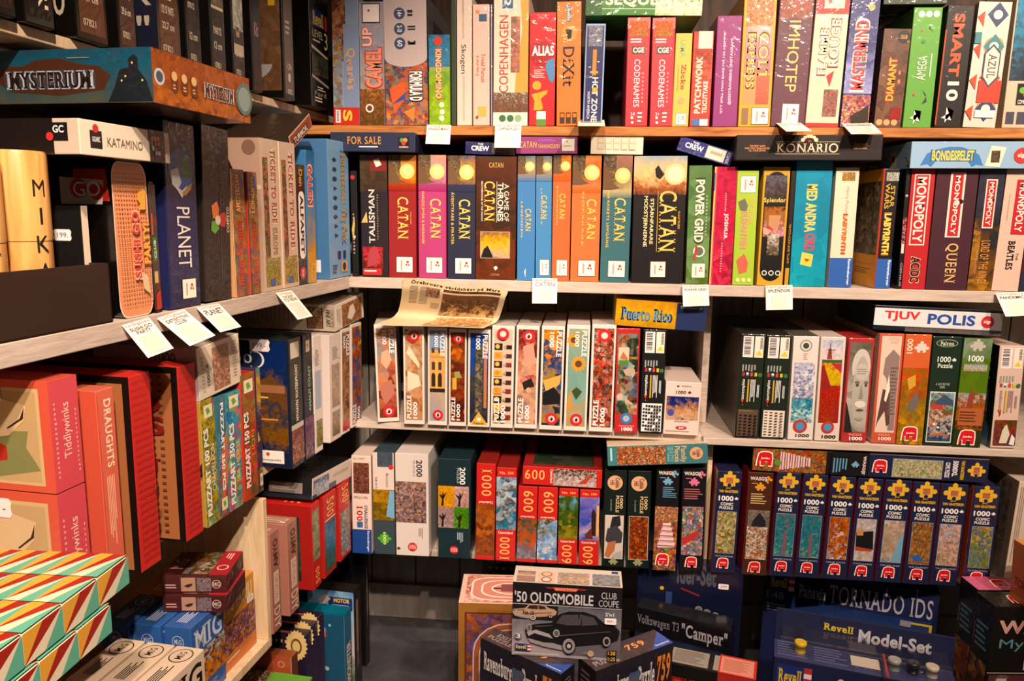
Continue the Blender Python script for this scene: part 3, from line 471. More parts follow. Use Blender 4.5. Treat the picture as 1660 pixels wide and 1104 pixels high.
# ---------------------------------------------------------------- third row, back wall: puzzles
JP = 'jigsaw_puzzle_box'
GRP = 'puzzles standing on the pale third shelf'
def piat(pal, t, sc, up, extra=(), logo=1, bg='0'):
    o = [I(pal, .1, .035, .92, .955, t, sc)]+list(extra)
    if up: o += [T('PUZZLE', 'eee', .16, .7, .38, .94, 3, 'b'), T('1000', 'eee', .46, .77, .66, .94, 3, 'b')]; v = .1
    else: o += [T('PUZZLE', 'eee', .66, .05, .88, .29, 1, 'b'), T('1000', 'eee', .36, .06, .55, .2, 1, 'b')]; v = .89
    if logo: o += [D('c21f24', .54, v, .27), D('e8c8c0', .54, v, .14), PG('422', (.46, v+.01), (.54, v-.02), (.62, v), (.56, v+.025))]
    return o
WB = 'd8c9c0'
B(JP, (-.527, 1.905, .766, 12, 1.6, .056, .258), .27, WB, 'white-edged puzzle box with cherubs, leftmost under the newspaper',
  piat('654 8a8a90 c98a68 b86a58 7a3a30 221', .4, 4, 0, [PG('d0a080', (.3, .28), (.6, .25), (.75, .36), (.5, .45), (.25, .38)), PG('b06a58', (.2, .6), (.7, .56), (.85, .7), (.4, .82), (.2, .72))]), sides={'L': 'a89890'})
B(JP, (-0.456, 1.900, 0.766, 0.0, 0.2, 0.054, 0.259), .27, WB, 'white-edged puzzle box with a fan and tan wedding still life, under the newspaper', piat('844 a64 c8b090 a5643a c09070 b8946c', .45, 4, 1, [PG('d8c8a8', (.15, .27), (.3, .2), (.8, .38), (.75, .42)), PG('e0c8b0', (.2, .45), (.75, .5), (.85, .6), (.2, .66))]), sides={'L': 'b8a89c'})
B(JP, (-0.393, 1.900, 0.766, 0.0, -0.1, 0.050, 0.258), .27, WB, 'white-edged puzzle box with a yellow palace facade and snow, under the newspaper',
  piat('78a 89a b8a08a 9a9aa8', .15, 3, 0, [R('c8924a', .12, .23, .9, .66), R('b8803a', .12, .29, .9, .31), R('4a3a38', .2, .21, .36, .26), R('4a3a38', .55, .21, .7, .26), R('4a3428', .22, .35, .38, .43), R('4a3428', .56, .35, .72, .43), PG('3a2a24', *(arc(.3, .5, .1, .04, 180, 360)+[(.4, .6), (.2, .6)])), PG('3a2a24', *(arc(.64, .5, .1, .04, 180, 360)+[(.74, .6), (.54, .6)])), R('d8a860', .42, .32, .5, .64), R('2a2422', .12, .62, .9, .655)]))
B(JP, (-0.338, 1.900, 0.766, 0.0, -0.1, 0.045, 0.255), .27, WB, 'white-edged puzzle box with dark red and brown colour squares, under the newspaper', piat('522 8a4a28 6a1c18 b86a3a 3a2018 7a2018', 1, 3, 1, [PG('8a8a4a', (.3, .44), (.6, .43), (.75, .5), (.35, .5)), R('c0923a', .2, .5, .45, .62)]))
B(JP, (-0.289, 1.900, 0.766, 0.0, -0.2, 0.057, 0.254), .27, WB, 'white-edged puzzle box of a night skyline with an orange triangle logo at its foot',
  piat('2a3a78 24489a 3a3a40 222 2a3a78', .3, 5, 0, [I('222 8a7a60 333 554', .34, .15, .66, .85, .9, 9), R('b06a48', .72, .1, .86, .8), PG('e09a28', (.5, .84), (.14, .975), (.92, .975)), D('ddd', .52, .92, .09), T('Piatnik', '332', .28, .95, .76, .972)], 0))
B(JP, (-0.229, 1.900, 0.766, 0.0, -0.4, 0.057, 0.266), .27, WB, 'white-edged puzzle box with rows of beer glasses and bottles',
  piat('d0b8a8 d0b8a8', 0, 2, 1, [x for k in range(9) for x in (R(['2a1e1a', 'c8902a', '3a2018', 'd0a030'][k % 4], .12, .17+.085*k, .48, .235+.085*k), D(['d8a83a', 'c07a20'][k % 2], .26, .2+.085*k, .1), R(['2a1e1a', '4a2a1a', '7a2a1c'][k % 3], .64, .185+.085*k, .9, .225+.085*k), R('a88', .54, .195+.085*k, .66, .215+.085*k))], 0)+[D('c21f24', .5, .075, .27), D('e8c8c0', .5, .075, .14)])
B(JP, (-0.168, 1.900, 0.767, 0.0, -0.6, 0.058, 0.267), .27, WB, 'white-edged puzzle box with pink figures and a man in a hat', piat('2a2024 7a3030 c07868 d0a088 987868 3a2a24', .45, 4, 1, [PG('d08a78', (.3, .2), (.75, .16), (.85, .32), (.4, .38)), PG('2a201c', (.3, .55), (.7, .5), (.85, .58), (.4, .62)), D('c89878', .6, .62, .12)]))
B(JP, (-0.104, 1.900, 0.766, 0.0, -0.5, 0.058, 0.269), .27, WB, 'white-edged puzzle box with swirling blue and orange brushstrokes', piat('b06a30 d08a3a 2a3458 3a4a78 a8803a 1c1c28 28355a', .35, 6, 0, [D('d0843a', .55, .18, .22), PG('c89a48', (.12, .52), (.9, .46), (.85, .55), (.3, .66)), PG('16161f', (.12, .64), (.6, .58), (.9, .66), (.9, .74), (.12, .76))]))
def flower(u, v, r): return [PG('d08a28', *[(u+rr*math.cos(a*.2618)*1., v+rr*.23*math.sin(a*.2618)) for a in range(24) for rr in ((r if a % 2 else r*.72),)]), D('5a3a1c', u, v, r*.42)]
B(JP, (-0.041, 1.900, 0.766, 0.0, -0.5, 0.058, 0.273), .27, WB, 'white-edged puzzle box with orange sunflowers on pale teal', piat('9a9a78 7a9a90 7aa098 c88a3a', .15, 4, 0, flower(.3, .14, .3)+flower(.55, .36, .36)+[PG('b8843a', (.12, .7), (.3, .58), (.35, .8), (.12, .84)), PG('3a4a28', (.3, .62), (.5, .58), (.75, .62), (.5, .7))]))
B(JP, (0.023, 1.900, 0.766, 0.0, -0.2, 0.060, 0.276), .27, WB, 'white-edged puzzle box with red and black confetti crowd pattern, last of the white-edged row', piat('843 c86a5a 3a2020 d8b0a0 222 a84030 b87868', 1, 8, 1, [D('c21f24', .52, .1, .27), D('e8c8c0', .52, .1, .14)], 0))
B(JP, (0.088, 1.900, 0.766, 0.0, 0.7, 0.058, 0.268), .3, 'b01f22', 'red puzzle box with a patchwork of Canadian landscape photos', [I('8a9a9a c8a890 3a5a3a 222 a86a4a 6a8aa8 4a3a30', .06, .05, .94, .82, 1, 3), R('c8b8a0', .1, .18, .55, .34), PG('b06848', (.15, .29), (.3, .22), (.5, .28), (.5, .3)), R('4a7a30', .12, .3, .54, .35), PG('1c2418', (.7, .28), (.78, .14), (.92, .28)), T('CANADA', 'd8a030', .58, .265, .92, .29), D('3a6aa0', .5, .86, .26), D('9ab', .5, .86, .14), T('EUROGRAPHICS', 'e99', .2, .925, .85, .94), T('1000', 'eee', .3, .945, .78, .98, 0, 'x')])
def euro(fg, bg, img):
    return [BC(.1, .02, .52, .22), R('e8dcd0', .57, .02, .93, .22), PG('e0c020', (.62, .2), (.76, .15), (.9, .2)), T('WARNING', '221', .78, .03, .9, .14, 1), R('a33', .14, .365, .24, .4), R('ddd', .3, .365, .4, .4), R('46a', .3, .385, .4, .4), R('c43', .47, .365, .57, .4), R('d8b030', .64, .365, .74, .4), LN('999', .12, .29, .72, .36, 5, 1), D('386a3a', .86, .385, .09),
            PG('c8402a', (.14, .62), (.26, .68), (.2, .68), (.28, .62)), T('eurographics', fg, .14, .43, .3, .62, 3, 'b'), R('c8a030', .38, .43, .44, .65), LN(fg, .5, .43, .72, .66, 4, 1), LN(fg, .78, .48, .88, .66, 2, 1)]+img
B(JP, (0.150, 1.900, 0.766, 0.0, -0.1, 0.057, 0.267), .3, '17161a', 'black back-panel puzzle box with barcode and rows of tiny black-and-white drawings', euro('ddd', '', [R('ddd', .08, .7, .95, .975)]+[R('222', .12+.115*i, .715+.032*k, .12+.115*i+.09, .735+.032*k) for i in range(7) for k in range(8) if (i*3+k*5) % 7]))
B(JP, (0.210, 1.900, 0.767, 0.0, -0.6, 0.088, 0.136), .2, 'd9c3bb', 'small white puzzle box with a night-time island village photo',
  [PG('333', (.3, .08), (.35, .06), (.4, .08), (.35, .1)), T('airpano', '332', .45, .055, .72, .1, 0, 's'), T('1000', '332', .3, .16, .58, .22, 0, 'b'), PC('332', .68, .19, .1), I('1c2458 2a3270 b8845a d8b090 6a4a4a', .05, .27, .95, .71, .3, 3), D('3a4a9a', .18, .58, .1), T('SANTORINI, GREECE', '655', .3, .73, .7, .755), PG('b8323a', *arc(.5, .86, .16, .035, 0, 360, 20)), T('360', 'e8d0c8', .43, .84, .57, .88), LN('a89', .06, .92, .9, .95, 1)])
GRP = 'puzzles standing on the right part of the third shelf'
B(JP, (0.387, 1.900, 0.766, 0.0, -0.3, 0.059, 0.263), .36, '1c2a1c', 'dark green puzzle box with barcode and moustache chart, its wood-brown side showing',
  euro('ddd', '', [R('5a4438', .06, .72, .9, .98), LN('8a6a50', .1, .73, .86, .745, 1)]+[R('2a1c16', .12+.2*i, .77+.03*k, .24+.2*i, .785+.03*k) for i in range(4) for k in range(7)]), sides={'L': '4a4038', 'T': '3a352f'})
B(JP, (0.448, 1.900, 0.766, 0.0, -0.1, 0.060, 0.262), .36, '1c2a1c', 'dark green puzzle box with barcode and pale tool chart, next to the moustache chart one',
  euro('ddd', '', [R('ddd0c4', .08, .72, .94, .98)]+[R(['6a4a3a', '4a3a34'][k % 2], .13+.2*i, .735+.027*k, .25+.2*i, .745+.027*k) for i in range(4) for k in range(9)]), sides={'T': '3a352f'})
B(JP, (0.516, 1.900, 0.766, 0.0, 0.7, 0.061, 0.261), .36, 'd8cdc6', 'white arctic puzzle box with wolves, ice and a breaking wave', [D('8a8a8a', .5, .09, .24), D('d8cdc6', .5, .09, .19), D('3a4a44', .5, .09, .12), LN('c98', .42, .16, .62, .23, 4), I('c8b0b8 9aa8c8 e0d8e0 5a6a9a d0c8d0 7a8ab0', .1, .25, .9, .6, .5, 5), I('8ac 2a6a88 5aa0b0 d8e0e0 1c5068', .08, .59, .9, .83, .5, 4), D('b0342a', .46, .865, .28), D('4a88b8', .46, .865, .17), T('1000', '544', .3, .94, .85, .97, 0, 'x')], sides={'T': '5a5048'})
B(JP, (0.581, 1.900, 0.766, 0.0, 0.8, 0.059, 0.261), .36, 'd4c2b8', 'puzzle box with a red windmill above red and yellow tulip fields', [I('9ab8d8 d8c8d0 e0d0c8', .1, .03, .9, .23, .3, 3), R('3a5a2a', .1, .215, .9, .245), PG('8a3a2a', (.28, .21), (.34, .11), (.44, .11), (.5, .21)), R('4a2a20', .3, .12, .62, .125), R('4a2a20', .38, .06, .41, .16), I('b82848 d8a820 c8b030 5a6a20', .1, .245, .9, .56, .4, 7), PG('a8283a', (.45, .25), (.9, .25), (.9, .34)), I('b01c1c c83020 8a1414 4a5a1c', .1, .46, .9, .82, .6, 12), PG('8a1a18', (.1, .27), (.2, .27), (.9, .72), (.9, .82), (.1, .82)), I('c42a20 9a1816 b83018 5a5a1c', .1, .5, .72, .82, .7, 14), D('b0342a', .5, .865, .26), D('4a88b8', .5, .865, .16), T('1000', '332', .28, .94, .85, .972, 0, 'x')])
B(JP, (0.645, 1.900, 0.766, 0.0, 0.4, 0.060, 0.260), .34, 'a82a28', 'red-edged puzzle box with a grey portrait of an old man with wild white hair',
  [I('554 878078 b5ada5 777068', .08, .04, .92, .9, .2, 3), PG('c2bab2', *arc(.56, .27, .36, .17, 150, 380, 16)), PG('aaa298', *arc(.6, .5, .32, .33, 0, 360, 28)), PG('b9b1a7', *arc(.62, .32, .27, .08, 0, 360, 20)), LN('8a8278', .4, .29, .9, .35, 3), PG('6a635c', *arc(.45, .42, .1, .014, 0, 360, 12)), PG('6a635c', *arc(.8, .42, .09, .014, 0, 360, 12)), PG('47423e', *arc(.46, .445, .06, .014, 0, 360, 12)), PG('47423e', *arc(.8, .445, .05, .014, 0, 360, 12)), PG('8c847b', (.62, .44), (.72, .55), (.68, .575), (.56, .575)), PG('d2cbc3', *arc(.63, .63, .22, .035, 0, 360, 18)), PG('57504b', *arc(.63, .685, .15, .012, 0, 360, 14)), PG('948c83', *arc(.63, .76, .16, .03, 0, 180, 12)), PG('2a2826', (.08, .6), (.25, .75), (.4, .9), (.08, .9)), T('PUZZLE', 'e8b0a0', .28, .915, .78, .935, 0, 'b'), T('1000', 'eee', .3, .945, .82, .98, 0, 'x')])
B(JP, (0.717, 1.900, 0.766, 0.0, 0.6, 0.057, 0.273), .34, 'bf4f34', 'orange-red puzzle box with an elephant trunk and tusk', [R('d8bfae', .1, .02, .9, .9), T('ELEPHANT\n& BABY', 'b98', .4, .03, .86, .09, 0, 's'), PG('8a7470', (.3, .22), (.6, .14), (.88, .2), (.88, .88), (.62, .88), (.55, .55), (.4, .4), (.25, .36)), PG('5a3a38', (.12, .86), (.3, .5), (.6, .52), (.68, .82), (.55, .84), (.44, .7), (.2, .8)), LN('6a5450', .55, .3, .86, .75, 14), PG('e8dccc', (.5, .36), (.58, .5), (.46, .62), (.38, .6)), T('PUZZLE', 'e8a890', .26, .915, .72, .932, 0, 'b'), T('1000', 'f0d8c8', .28, .94, .8, .972, 0, 'x')], sides={'L': 'c8ae98'})
B(JP, (0.776, 1.900, 0.766, 0.0, 0.5, 0.061, 0.273), .34, 'c85a2c', 'orange puzzle box with autumn leaves and a grey owl', [I('c85a2c b8502a 9a6a30 8a7a3a c8862a 5a4a20', 0, .3, 1, 1, .45, 5), T('1000', 'f0d8c8', .08, .04, .3, .17, 3, 'b'), PC('d8c8c0', .64, .12, .56), PG('c89a30', (.2, .4), (.5, .36), (.55, .46), (.3, .5)), PG('6a6058', (.3, .64), (.6, .5), (.75, .6), (.6, .68), (.35, .7)), J(.5, .9, .56)])
B(JP, (0.840, 1.900, 0.766, 0.0, 0.3, 0.066, 0.270), .34, '1a3424', 'dark green puzzle box with a riverside inn picture in a white frame', [PG('8a9a8a', *arc(.48, .06, .38, .035, 0, 360, 24)), PG('24382a', *arc(.48, .06, .35, .029, 0, 360, 24)), T('Falcon', 'd8d8c8', .25, .042, .72, .082, 0, 'B'), T('1000', 'd8e0d0', .2, .18, .66, .23, 0, 'b'), PC('d8e0d0', .78, .21, .16), T('Puzzle', 'd8e0d0', .22, .24, .74, .285, 0, 'B'), T('A DAY ON THE\nRIVER', 'b8c0a8', .22, .42, .7, .47, 0, 's'), R('d8d8d0', .06, .5, .95, .97), I('6a9ad0 a8b8d0 4a6a3a 8a4a3a c8b8a8 2a3a5a 3a4a78 2a5a3a', .09, .51, .92, .96, .3, 5), PG('3a4a68', (.3, .58), (.6, .53), (.9, .58), (.9, .62), (.3, .62)), R('b03a30', .12, .62, .55, .66), D('eee', .3, .8, .04), D('eee', .45, .83, .04), PG('a8604a', *(arc(.5, .92, .36, .04, 180, 360)+[(.8, .92), (.7, .91), (.5, .905), (.3, .91), (.2, .92)]))])
B(JP, (0.908, 1.900, 0.766, 0.0, -0.2, 0.064, 0.268), .34, '52701f', 'green puzzle box with a red brick castle under a hill picture', [I('8a9a8a 54701f 5a7a24', 0, 0, 1, .5, .2, 2), I('6a90b8 b8a898 8a4a28 a86030 9a5a30 3a2a1c 2a3018', 0, .5, 1, .86, .3, 5), PC('b8b0a8', .5, .07, .56), T('1000', 'eee', .22, .155, .76, .21, 0, 'b'), I('5a8ab0 c8b8a0 4a5a2a', .08, .235, .92, .3, .4, 4), PG('8a3a24', (.32, .72), (.36, .56), (.46, .44), (.56, .56), (.58, .72)), R('a85a30', .08, .64, .95, .8), LN('5a2a1c', .12, .67, .9, .78, 4), R('2f3a16', 0, .84, 1, 1), J(.5, .91, .56)])
B(JP, (0.996, 1.900, 0.766, 0.0, 1.2, 0.058, 0.252), .3, 'd0b4a4', 'white back-panel puzzle box with a person on a horse, last of the third row', euro('a88', '', [I('3a4a30 8a3a24 2a3a6a', .08, .72, .95, .97, .6, 3), PG('d0c8b0', (.3, .95), (.4, .82), (.55, .76), (.7, .86), (.6, .95)), D('d8c890', .52, .79, .07), PG('e0e0e0', (.7, .96), (.78, .86), (.92, .9), (.9, .97))])+[F('L'), R('18181c', .6, 0, 1, 1), T('1000', 'eee', .68, .04, .9, .35, 3, 'b'), T('PUZZLE', '999', .68, .46, .9, .8, 3, 'b'), D('3a6a9a', .8, .9, .16)])
GRP = 'boxes lying flat on top of other boxes'
B(GB, (0.079, 1.900, 1.042, 0.0, -2.7, 0.221, 0.065), .2, 'cf9a34', 'yellow and navy flat game box with blue lettering lying on the red landscape puzzle',
  [I('c98a2a d8a83a b8801f', 0, 0, .67, 1, .2, 2), R('1c2a58', .67, 0, 1, 1), T('Puerto Rico', '5a90b8', .06, .28, .63, .78, 0, 'B', '1c2030'), T('Ravensburger', '9ab', .71, .08, .95, .22, 0, 'b')])
B(GB, (0.696, 1.900, 1.048, 0.0, -1.4, 0.293, 0.060), .27, '1c2530', 'flat game box with a wide white band of red and blue slanted capitals', [R('d8d4d8', 0, .1, 1, .8), T('TJUV', 'c8302c', .08, .2, .36, .62, 0, 'x'), T('POLIS', '1f4a98', .42, .24, .79, .66, 0, 'x'), D('cc2a2a', .885, .47, .05), T('alga', 'fdd', .855, .38, .915, .56, 0, 'x'), I('111 345 876 222', .25, .82, 1, 1, .7, 6)], fin='gloss')

# ---------------------------------------------------------------- bottom row, back wall
GRP = 'puzzles standing on the lowest back shelf'
B(JP, (-0.600, 1.900, 0.401, 0.0, -0.2, 0.053, 0.273), .27, 'd0b8ac', 'white and blue thousand-piece box with a coffee bean photo',
  [T('No. 16 900 5', '877', .12, .015, .7, .04), I('3a2420 6a4038 8a5848 2a1816', .1, .07, .9, .38, 1, 9), T('Harry Potter', '433', .08, .4, .8, .44, 2, 's'), T('1000', 'a82028', .24, .51, .55, .72, 1, 'B'), T('CHALLENGE', '1a2a58', .64, .5, .8, .74, 1, 'B'), R('2a5a98', .26, .67, .55, .73), R('163a80', 0, .75, 1, 1), T('Ravensburger', 'ccd', .74, .76, .9, .98, 1, 'B')])
B(JP, (-0.540, 1.900, 0.401, 0.0, 0.3, 0.057, 0.285), .27, '34464e', 'slate blue landscape puzzle box with a green jigsaw piece at its foot', [R('c8b8b0', 0, 0, 1, .36), I('4a5a6a 3a4450 5a6a78', .22, 0, .95, .14, .4, 4), D('b82a2a', .86, .14, .12), T('Monument', '766', .62, .2, .74, .34, 1, 'S'), T('NR 013', '655', .1, .24, .2, .35, 1), I('6a4a20 a8803a 5a4a1c 8a6a2a', 0, .36, 1, .66, .4, 4), PG('6a9ab8', (.78, .37), (1, .37), (1, .64), (.6, .62)), PC('4a9a2a', .5, .84, .66), T('1000', 'cd8', .44, .78, .58, .9, 1)])
B(JP, (-0.480, 1.900, 0.401, 0.0, 0.3, 0.089, 0.285), .3, 'c5bab6', 'wide pale grey 2000-piece puzzle box with a brown crowd picture', [T('2000', '222', .64, .06, .82, .22, 1, 'b'), T('PUZZLE', '665', .54, .07, .6, .22, 1, 's'), I('8a5a40 b89078 4a3028 9a8a90 6a4a48 3a3a4a', 0, .27, .93, .67, .8, 7), LN('766', .7, .72, .84, .84, 3, 1), D('b81f24', .5, .91, .14), T('HEYE', 'e8b0b0', .4, .89, .6, .93, 1), PC('433', .08, .93, .12)])
B(JP, (-0.366, 1.900, 0.401, 0.0, -0.0, 0.086, 0.276), .3, '17323c', 'wide dark petrol 2000-piece box with four small tree pictures', [T('2000', 'ddd', .66, .08, .84, .25, 1, 'b'), T('PUZZLE', 'bbb', .58, .09, .64, .24, 1, 's'), I('c8801f d89a3a a8681c', 0, .27, .5, .48, .6, 7), I('d0b0a8 b89088 8a6a68', .5, .27, .95, .48, .6, 7), I('a88a88 8a706c c0a8a4', 0, .48, .5, .69, .6, 7), I('4a8a2a 3a6a1c 6aa03a', .5, .48, .95, .69, .6, 7)]+[x for u, v in ((.1, .4), (.62, .4), (.1, .61), (.62, .61)) for x in (PG('2a1a14', (u, v+.07), (u+.04, v-.06), (u+.08, v-.06), (u+.07, v+.07)), PG('2a1a14', (u+.02, v), (u-.08, v-.05), (u+.05, v-.03), (u+.16, v-.07), (u+.08, v)))]+[LN('9ab', .6, .73, .8, .84, 4, 1), D('b81f24', .5, .91, .13), T('HEYE', 'e8b0b0', .4, .89, .6, .93, 1)])
def castor(n, pal, flip, t=.4, sc=4):
    a = [I(pal, 0, .42, 1, .95, t, sc), T(n, 'e8a860', .28, .06, .8, .33, 1, 'S'), T('Castorland', 'f0d8c8', .15, .385, .88, .41, 2, 'B')]
    b = [I(pal, 0, .1, 1, .66, t, sc), T(n, 'e8a860', .2, .74, .72, .98, 3, 'S'), T('Castorland', 'f0d8c8', .12, .675, .86, .705, 0, 'B'), T('No. 104', 'e8a860', .15, .04, .85, .07)]
    return b if flip else a
RD = 'b81c18'
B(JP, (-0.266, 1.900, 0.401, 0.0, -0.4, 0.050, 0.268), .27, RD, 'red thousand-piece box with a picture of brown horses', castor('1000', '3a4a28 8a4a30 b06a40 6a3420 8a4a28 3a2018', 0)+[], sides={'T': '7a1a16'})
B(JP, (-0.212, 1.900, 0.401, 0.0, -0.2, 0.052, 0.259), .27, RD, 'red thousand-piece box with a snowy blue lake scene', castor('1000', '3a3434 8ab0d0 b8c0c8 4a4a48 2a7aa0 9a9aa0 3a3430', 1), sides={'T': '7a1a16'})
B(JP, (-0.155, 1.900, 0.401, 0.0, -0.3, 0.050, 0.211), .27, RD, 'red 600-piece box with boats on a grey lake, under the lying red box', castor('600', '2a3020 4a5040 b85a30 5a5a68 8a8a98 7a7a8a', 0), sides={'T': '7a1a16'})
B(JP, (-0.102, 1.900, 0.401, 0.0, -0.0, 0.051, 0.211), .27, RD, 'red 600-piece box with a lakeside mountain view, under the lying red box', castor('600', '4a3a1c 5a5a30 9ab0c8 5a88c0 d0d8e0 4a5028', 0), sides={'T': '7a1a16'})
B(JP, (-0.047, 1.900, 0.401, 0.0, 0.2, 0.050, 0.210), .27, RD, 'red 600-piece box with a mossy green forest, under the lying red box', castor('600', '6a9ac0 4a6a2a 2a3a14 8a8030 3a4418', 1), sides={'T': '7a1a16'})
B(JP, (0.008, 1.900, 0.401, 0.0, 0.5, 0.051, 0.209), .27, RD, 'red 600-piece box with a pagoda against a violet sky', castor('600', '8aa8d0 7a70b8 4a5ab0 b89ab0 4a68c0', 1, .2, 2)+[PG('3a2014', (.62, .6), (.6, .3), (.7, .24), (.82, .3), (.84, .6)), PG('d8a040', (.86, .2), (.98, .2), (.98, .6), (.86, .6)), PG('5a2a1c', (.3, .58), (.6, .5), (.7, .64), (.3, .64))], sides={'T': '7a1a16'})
B(JP, (-0.144, 1.900, 0.617, 0.0, -0.8, 0.205, 0.050), .27, RD, 'red 600-piece box lying flat across the four upright 600-piece boxes',
  [T('600', 'e8a860', .03, .18, .28, .7, 0, 'S'), T('Castorland', 'f0d8c8', .35, .1, .385, .85, 1, 'B'), I('2a2a18 4a3a24 b8a0a0 c8b8b8 8a5a50', .39, .05, .93, .95, .5, 4), PG('a83a20', (.7, .8), (.84, .3), (.88, .3), (.8, .8)), F('T'), R('8a1a16', 0, 0, 1, 1), I('2a3a20 1c2a18 3a3a30', .12, 0, .9, .93, .4, 4)], grp='boxes lying flat on top of other boxes')
def cobble(pal, t, sc, ex=()):
    return [D('cf9a78', .48, .13, .34), T('Cobble\nHill', '1c2420', .26, .08, .7, .18, 1, 'b'), T('1000', 'd8b88a', .72, .26, .86, .39, 1, 'b'), T('PUZZLE', 'd8b88a', .54, .26, .68, .43, 1, 'b'), LN('7a8a7a', .3, .3, .38, .42, 10), R('c8b8a8', .08, .46, .92, .91), I(pal, .1, .465, .9, .905, t, sc)]+list(ex)+[PC('8a8a6a', .5, .94, .42)]
B(JP, (0.069, 1.900, 0.401, 0.0, 0.3, 0.057, 0.266), .27, '14201d', 'black-green puzzle box with grey and ginger kittens', cobble('c8bcb4 c8bcb4', 0, 2, [PG('2a2a30', (.3, .6), (.4, .48), (.75, .46), (.8, .56), (.5, .6)), PG('3a3a42', (.12, .72), (.2, .6), (.6, .56), (.9, .64), (.85, .74), (.3, .76)), PG('a86038', (.1, .88), (.25, .74), (.6, .72), (.55, .82), (.3, .9)), PG('9a9a9a', (.5, .86), (.85, .82), (.88, .9), (.4, .9))]))
B(JP, (0.132, 1.900, 0.401, 0.0, 1.0, 0.059, 0.266), .27, '14201d', 'black-green puzzle box with shelves of brown sweets and jars', cobble('5a2a1c 8a4a30 3a1c14 b06a40 9a3028 6a3a20', 1, 6))
def wasg(c, t2):
    return [T('WASGIJ', 'e0c8c0', .08, .04, .74, .085, 0, 'x'), T('?', c, .72, .03, .86, .1, 0, 'x'), D(c, .9, .065, .06), LN(c, .15, .1, .5, .115, 1), PC(c, .5, .14, .44)]
BF = [PG('7a4a40', (.1, .6), (.25, .48), (.45, .55), (.6, .46), (.8, .52), (.98, .47), (.98, .6), (.8, .72), (.2, .72))]
B(JP, (0.200, 1.900, 0.401, 0.0, 0.1, 0.058, 0.280), .27, '17131a', 'black party puzzle box with a striped tiered cake picture', wasg('6aa0c0', '')+[LN('5a8aa8', .3, .19, .9, .3, 6), I('b86a28 6a4a88 d89a3a 4a7a4a c84a3a d8c090', 0, .38, 1, .55, 1, 5), I('a85a38 5a3a6a c8842a 3a2a2a', 0, .52, 1, 1, .8, 6)]+[x for k in range(5) for x in (PG('d8c0b8', (.36-.05*k, .54+.048*k), (.72+.05*k, .53+.048*k), (.72+.05*k, .575+.048*k), (.36-.05*k, .585+.048*k)), R('a84a78', .36-.05*k, .558+.048*k, .72+.05*k, .57+.048*k))]+[D('5a8a2a', .56, .79, .1), D('b83a28', .84, .82, .08), J(.42, .89, .52)])
B(JP, (0.268, 1.900, 0.401, 0.0, 0.9, 0.061, 0.281), .27, '17131a', 'black crowd puzzle box with pink title and a busy cartoon street', wasg('d06a90', '')+[LN('a05a5a', .1, .2, .9, .31, 5), I('8a7a9a b84a3a d0a890 5a6aa0 4a7a4a c8b8b0 7a3a30', .06, .37, .92, .84, 1, 6), PG('b02a2c', (.06, .68), (.5, .62), (.85, .6), (.6, .68), (.1, .75)), J(.5, .905, .44)])
NV = '1d2144'
def comic(pal, sub, t=.85, sc=7, ex=()):
    return [PC('d8a82a', .5, .085, .82), I('c87a5a a85a48 d8b0a0', .36, .06, .64, .115, .8, 6), T('JAN', 'd8a82a', .38, .155, .56, .17, 0, 'x'), T('VAN HAASTEREN', 'd8a82a', .1, .178, .88, .205, 0, 'x'), T('1000', 'e8e0e0', .1, .235, .72, .285, 0, 'x'), PC('e8e0e0', .84, .26, .16), T('COMIC', 'e0d8d8', .2, .3, .72, .33, 0, 'x'), T('PUZZLE', 'e0d8d8', .16, .338, .72, .365, 0, 'x'),
            R('8a8aa0', .1, .385, .9, .8), I(pal, .115, .389, .885, .796, t, sc)]+list(ex)+[T(sub, '9a9ab0', .12, .82, .88, .835), J(.48, .895, .44)]
SR = {'R': '8a1c28', 'L': '8a1c28'}
B(JP, (0.349, 1.900, 0.402, 0.0, -0.7, 0.060, 0.275), .27, NV, 'dark blue comic puzzle box with a playground crowd, left of the brown one', comic('8a8a5a b8a070 5a6a30 c8b890 7a6a3a a84a3a', 'THE PLAYGROUND'), sides=SR)
B(JP, (0.427, 1.900, 0.401, 0.0, -0.2, 0.062, 0.276), .27, '4a2418', 'brown puzzle box with a stone arch and a crowd of cartoon riders', wasg('d89028', '')+[LN('c8a870', .15, .2, .85, .31, 5), I('8a8078 6a6058 5a4a40', .08, .36, .95, .56, .6, 6), PG('2a2430', (.2, .6), (.3, .46), (.55, .38), (.8, .46), (.9, .6)), I('3a3a5a c8b8b0 b8863a 8a4a3a d8d0d0 a87a40', .08, .52, .92, .84, .9, 7), J(.5, .915, .44)], sides=SR)
B(JP, (0.496, 1.900, 0.402, 0.0, -0.5, 0.059, 0.278), .27, NV, 'dark blue comic puzzle box with a turquoise pool crowd, touching the brown one', comic('a85a3a 2a6a78 3a7a88 2a6470 5a8a88 8a9a6a', 'WINTER SPORTS', .6, 8, [PG('7a4a58', (.46, .55), (.58, .55), (.6, .78), (.44, .78))]), sides=SR)
B(JP, (0.560, 1.900, 0.402, 0.0, -0.8, 0.059, 0.276), .27, NV, 'dark blue comic pool puzzle box between its twin and the orange indoor one', comic('8a6a4a 2a6a78 3a7a88 2a6470 5a8a88 8a9a6a', 'WINTER SPORTS', .6, 8, [PG('7a4a58', (.46, .56), (.56, .56), (.58, .78), (.44, .78))]), sides=SR)
B(JP, (0.627, 1.900, 0.402, 0.0, -0.5, 0.061, 0.274), .27, NV, 'dark blue comic puzzle box with an orange indoor cartoon scene', comic('b8602a a84a20 c8783a 8a3a30 d0b8b0 7a5a5a', 'NINE CATS', .7, 5), sides=SR)
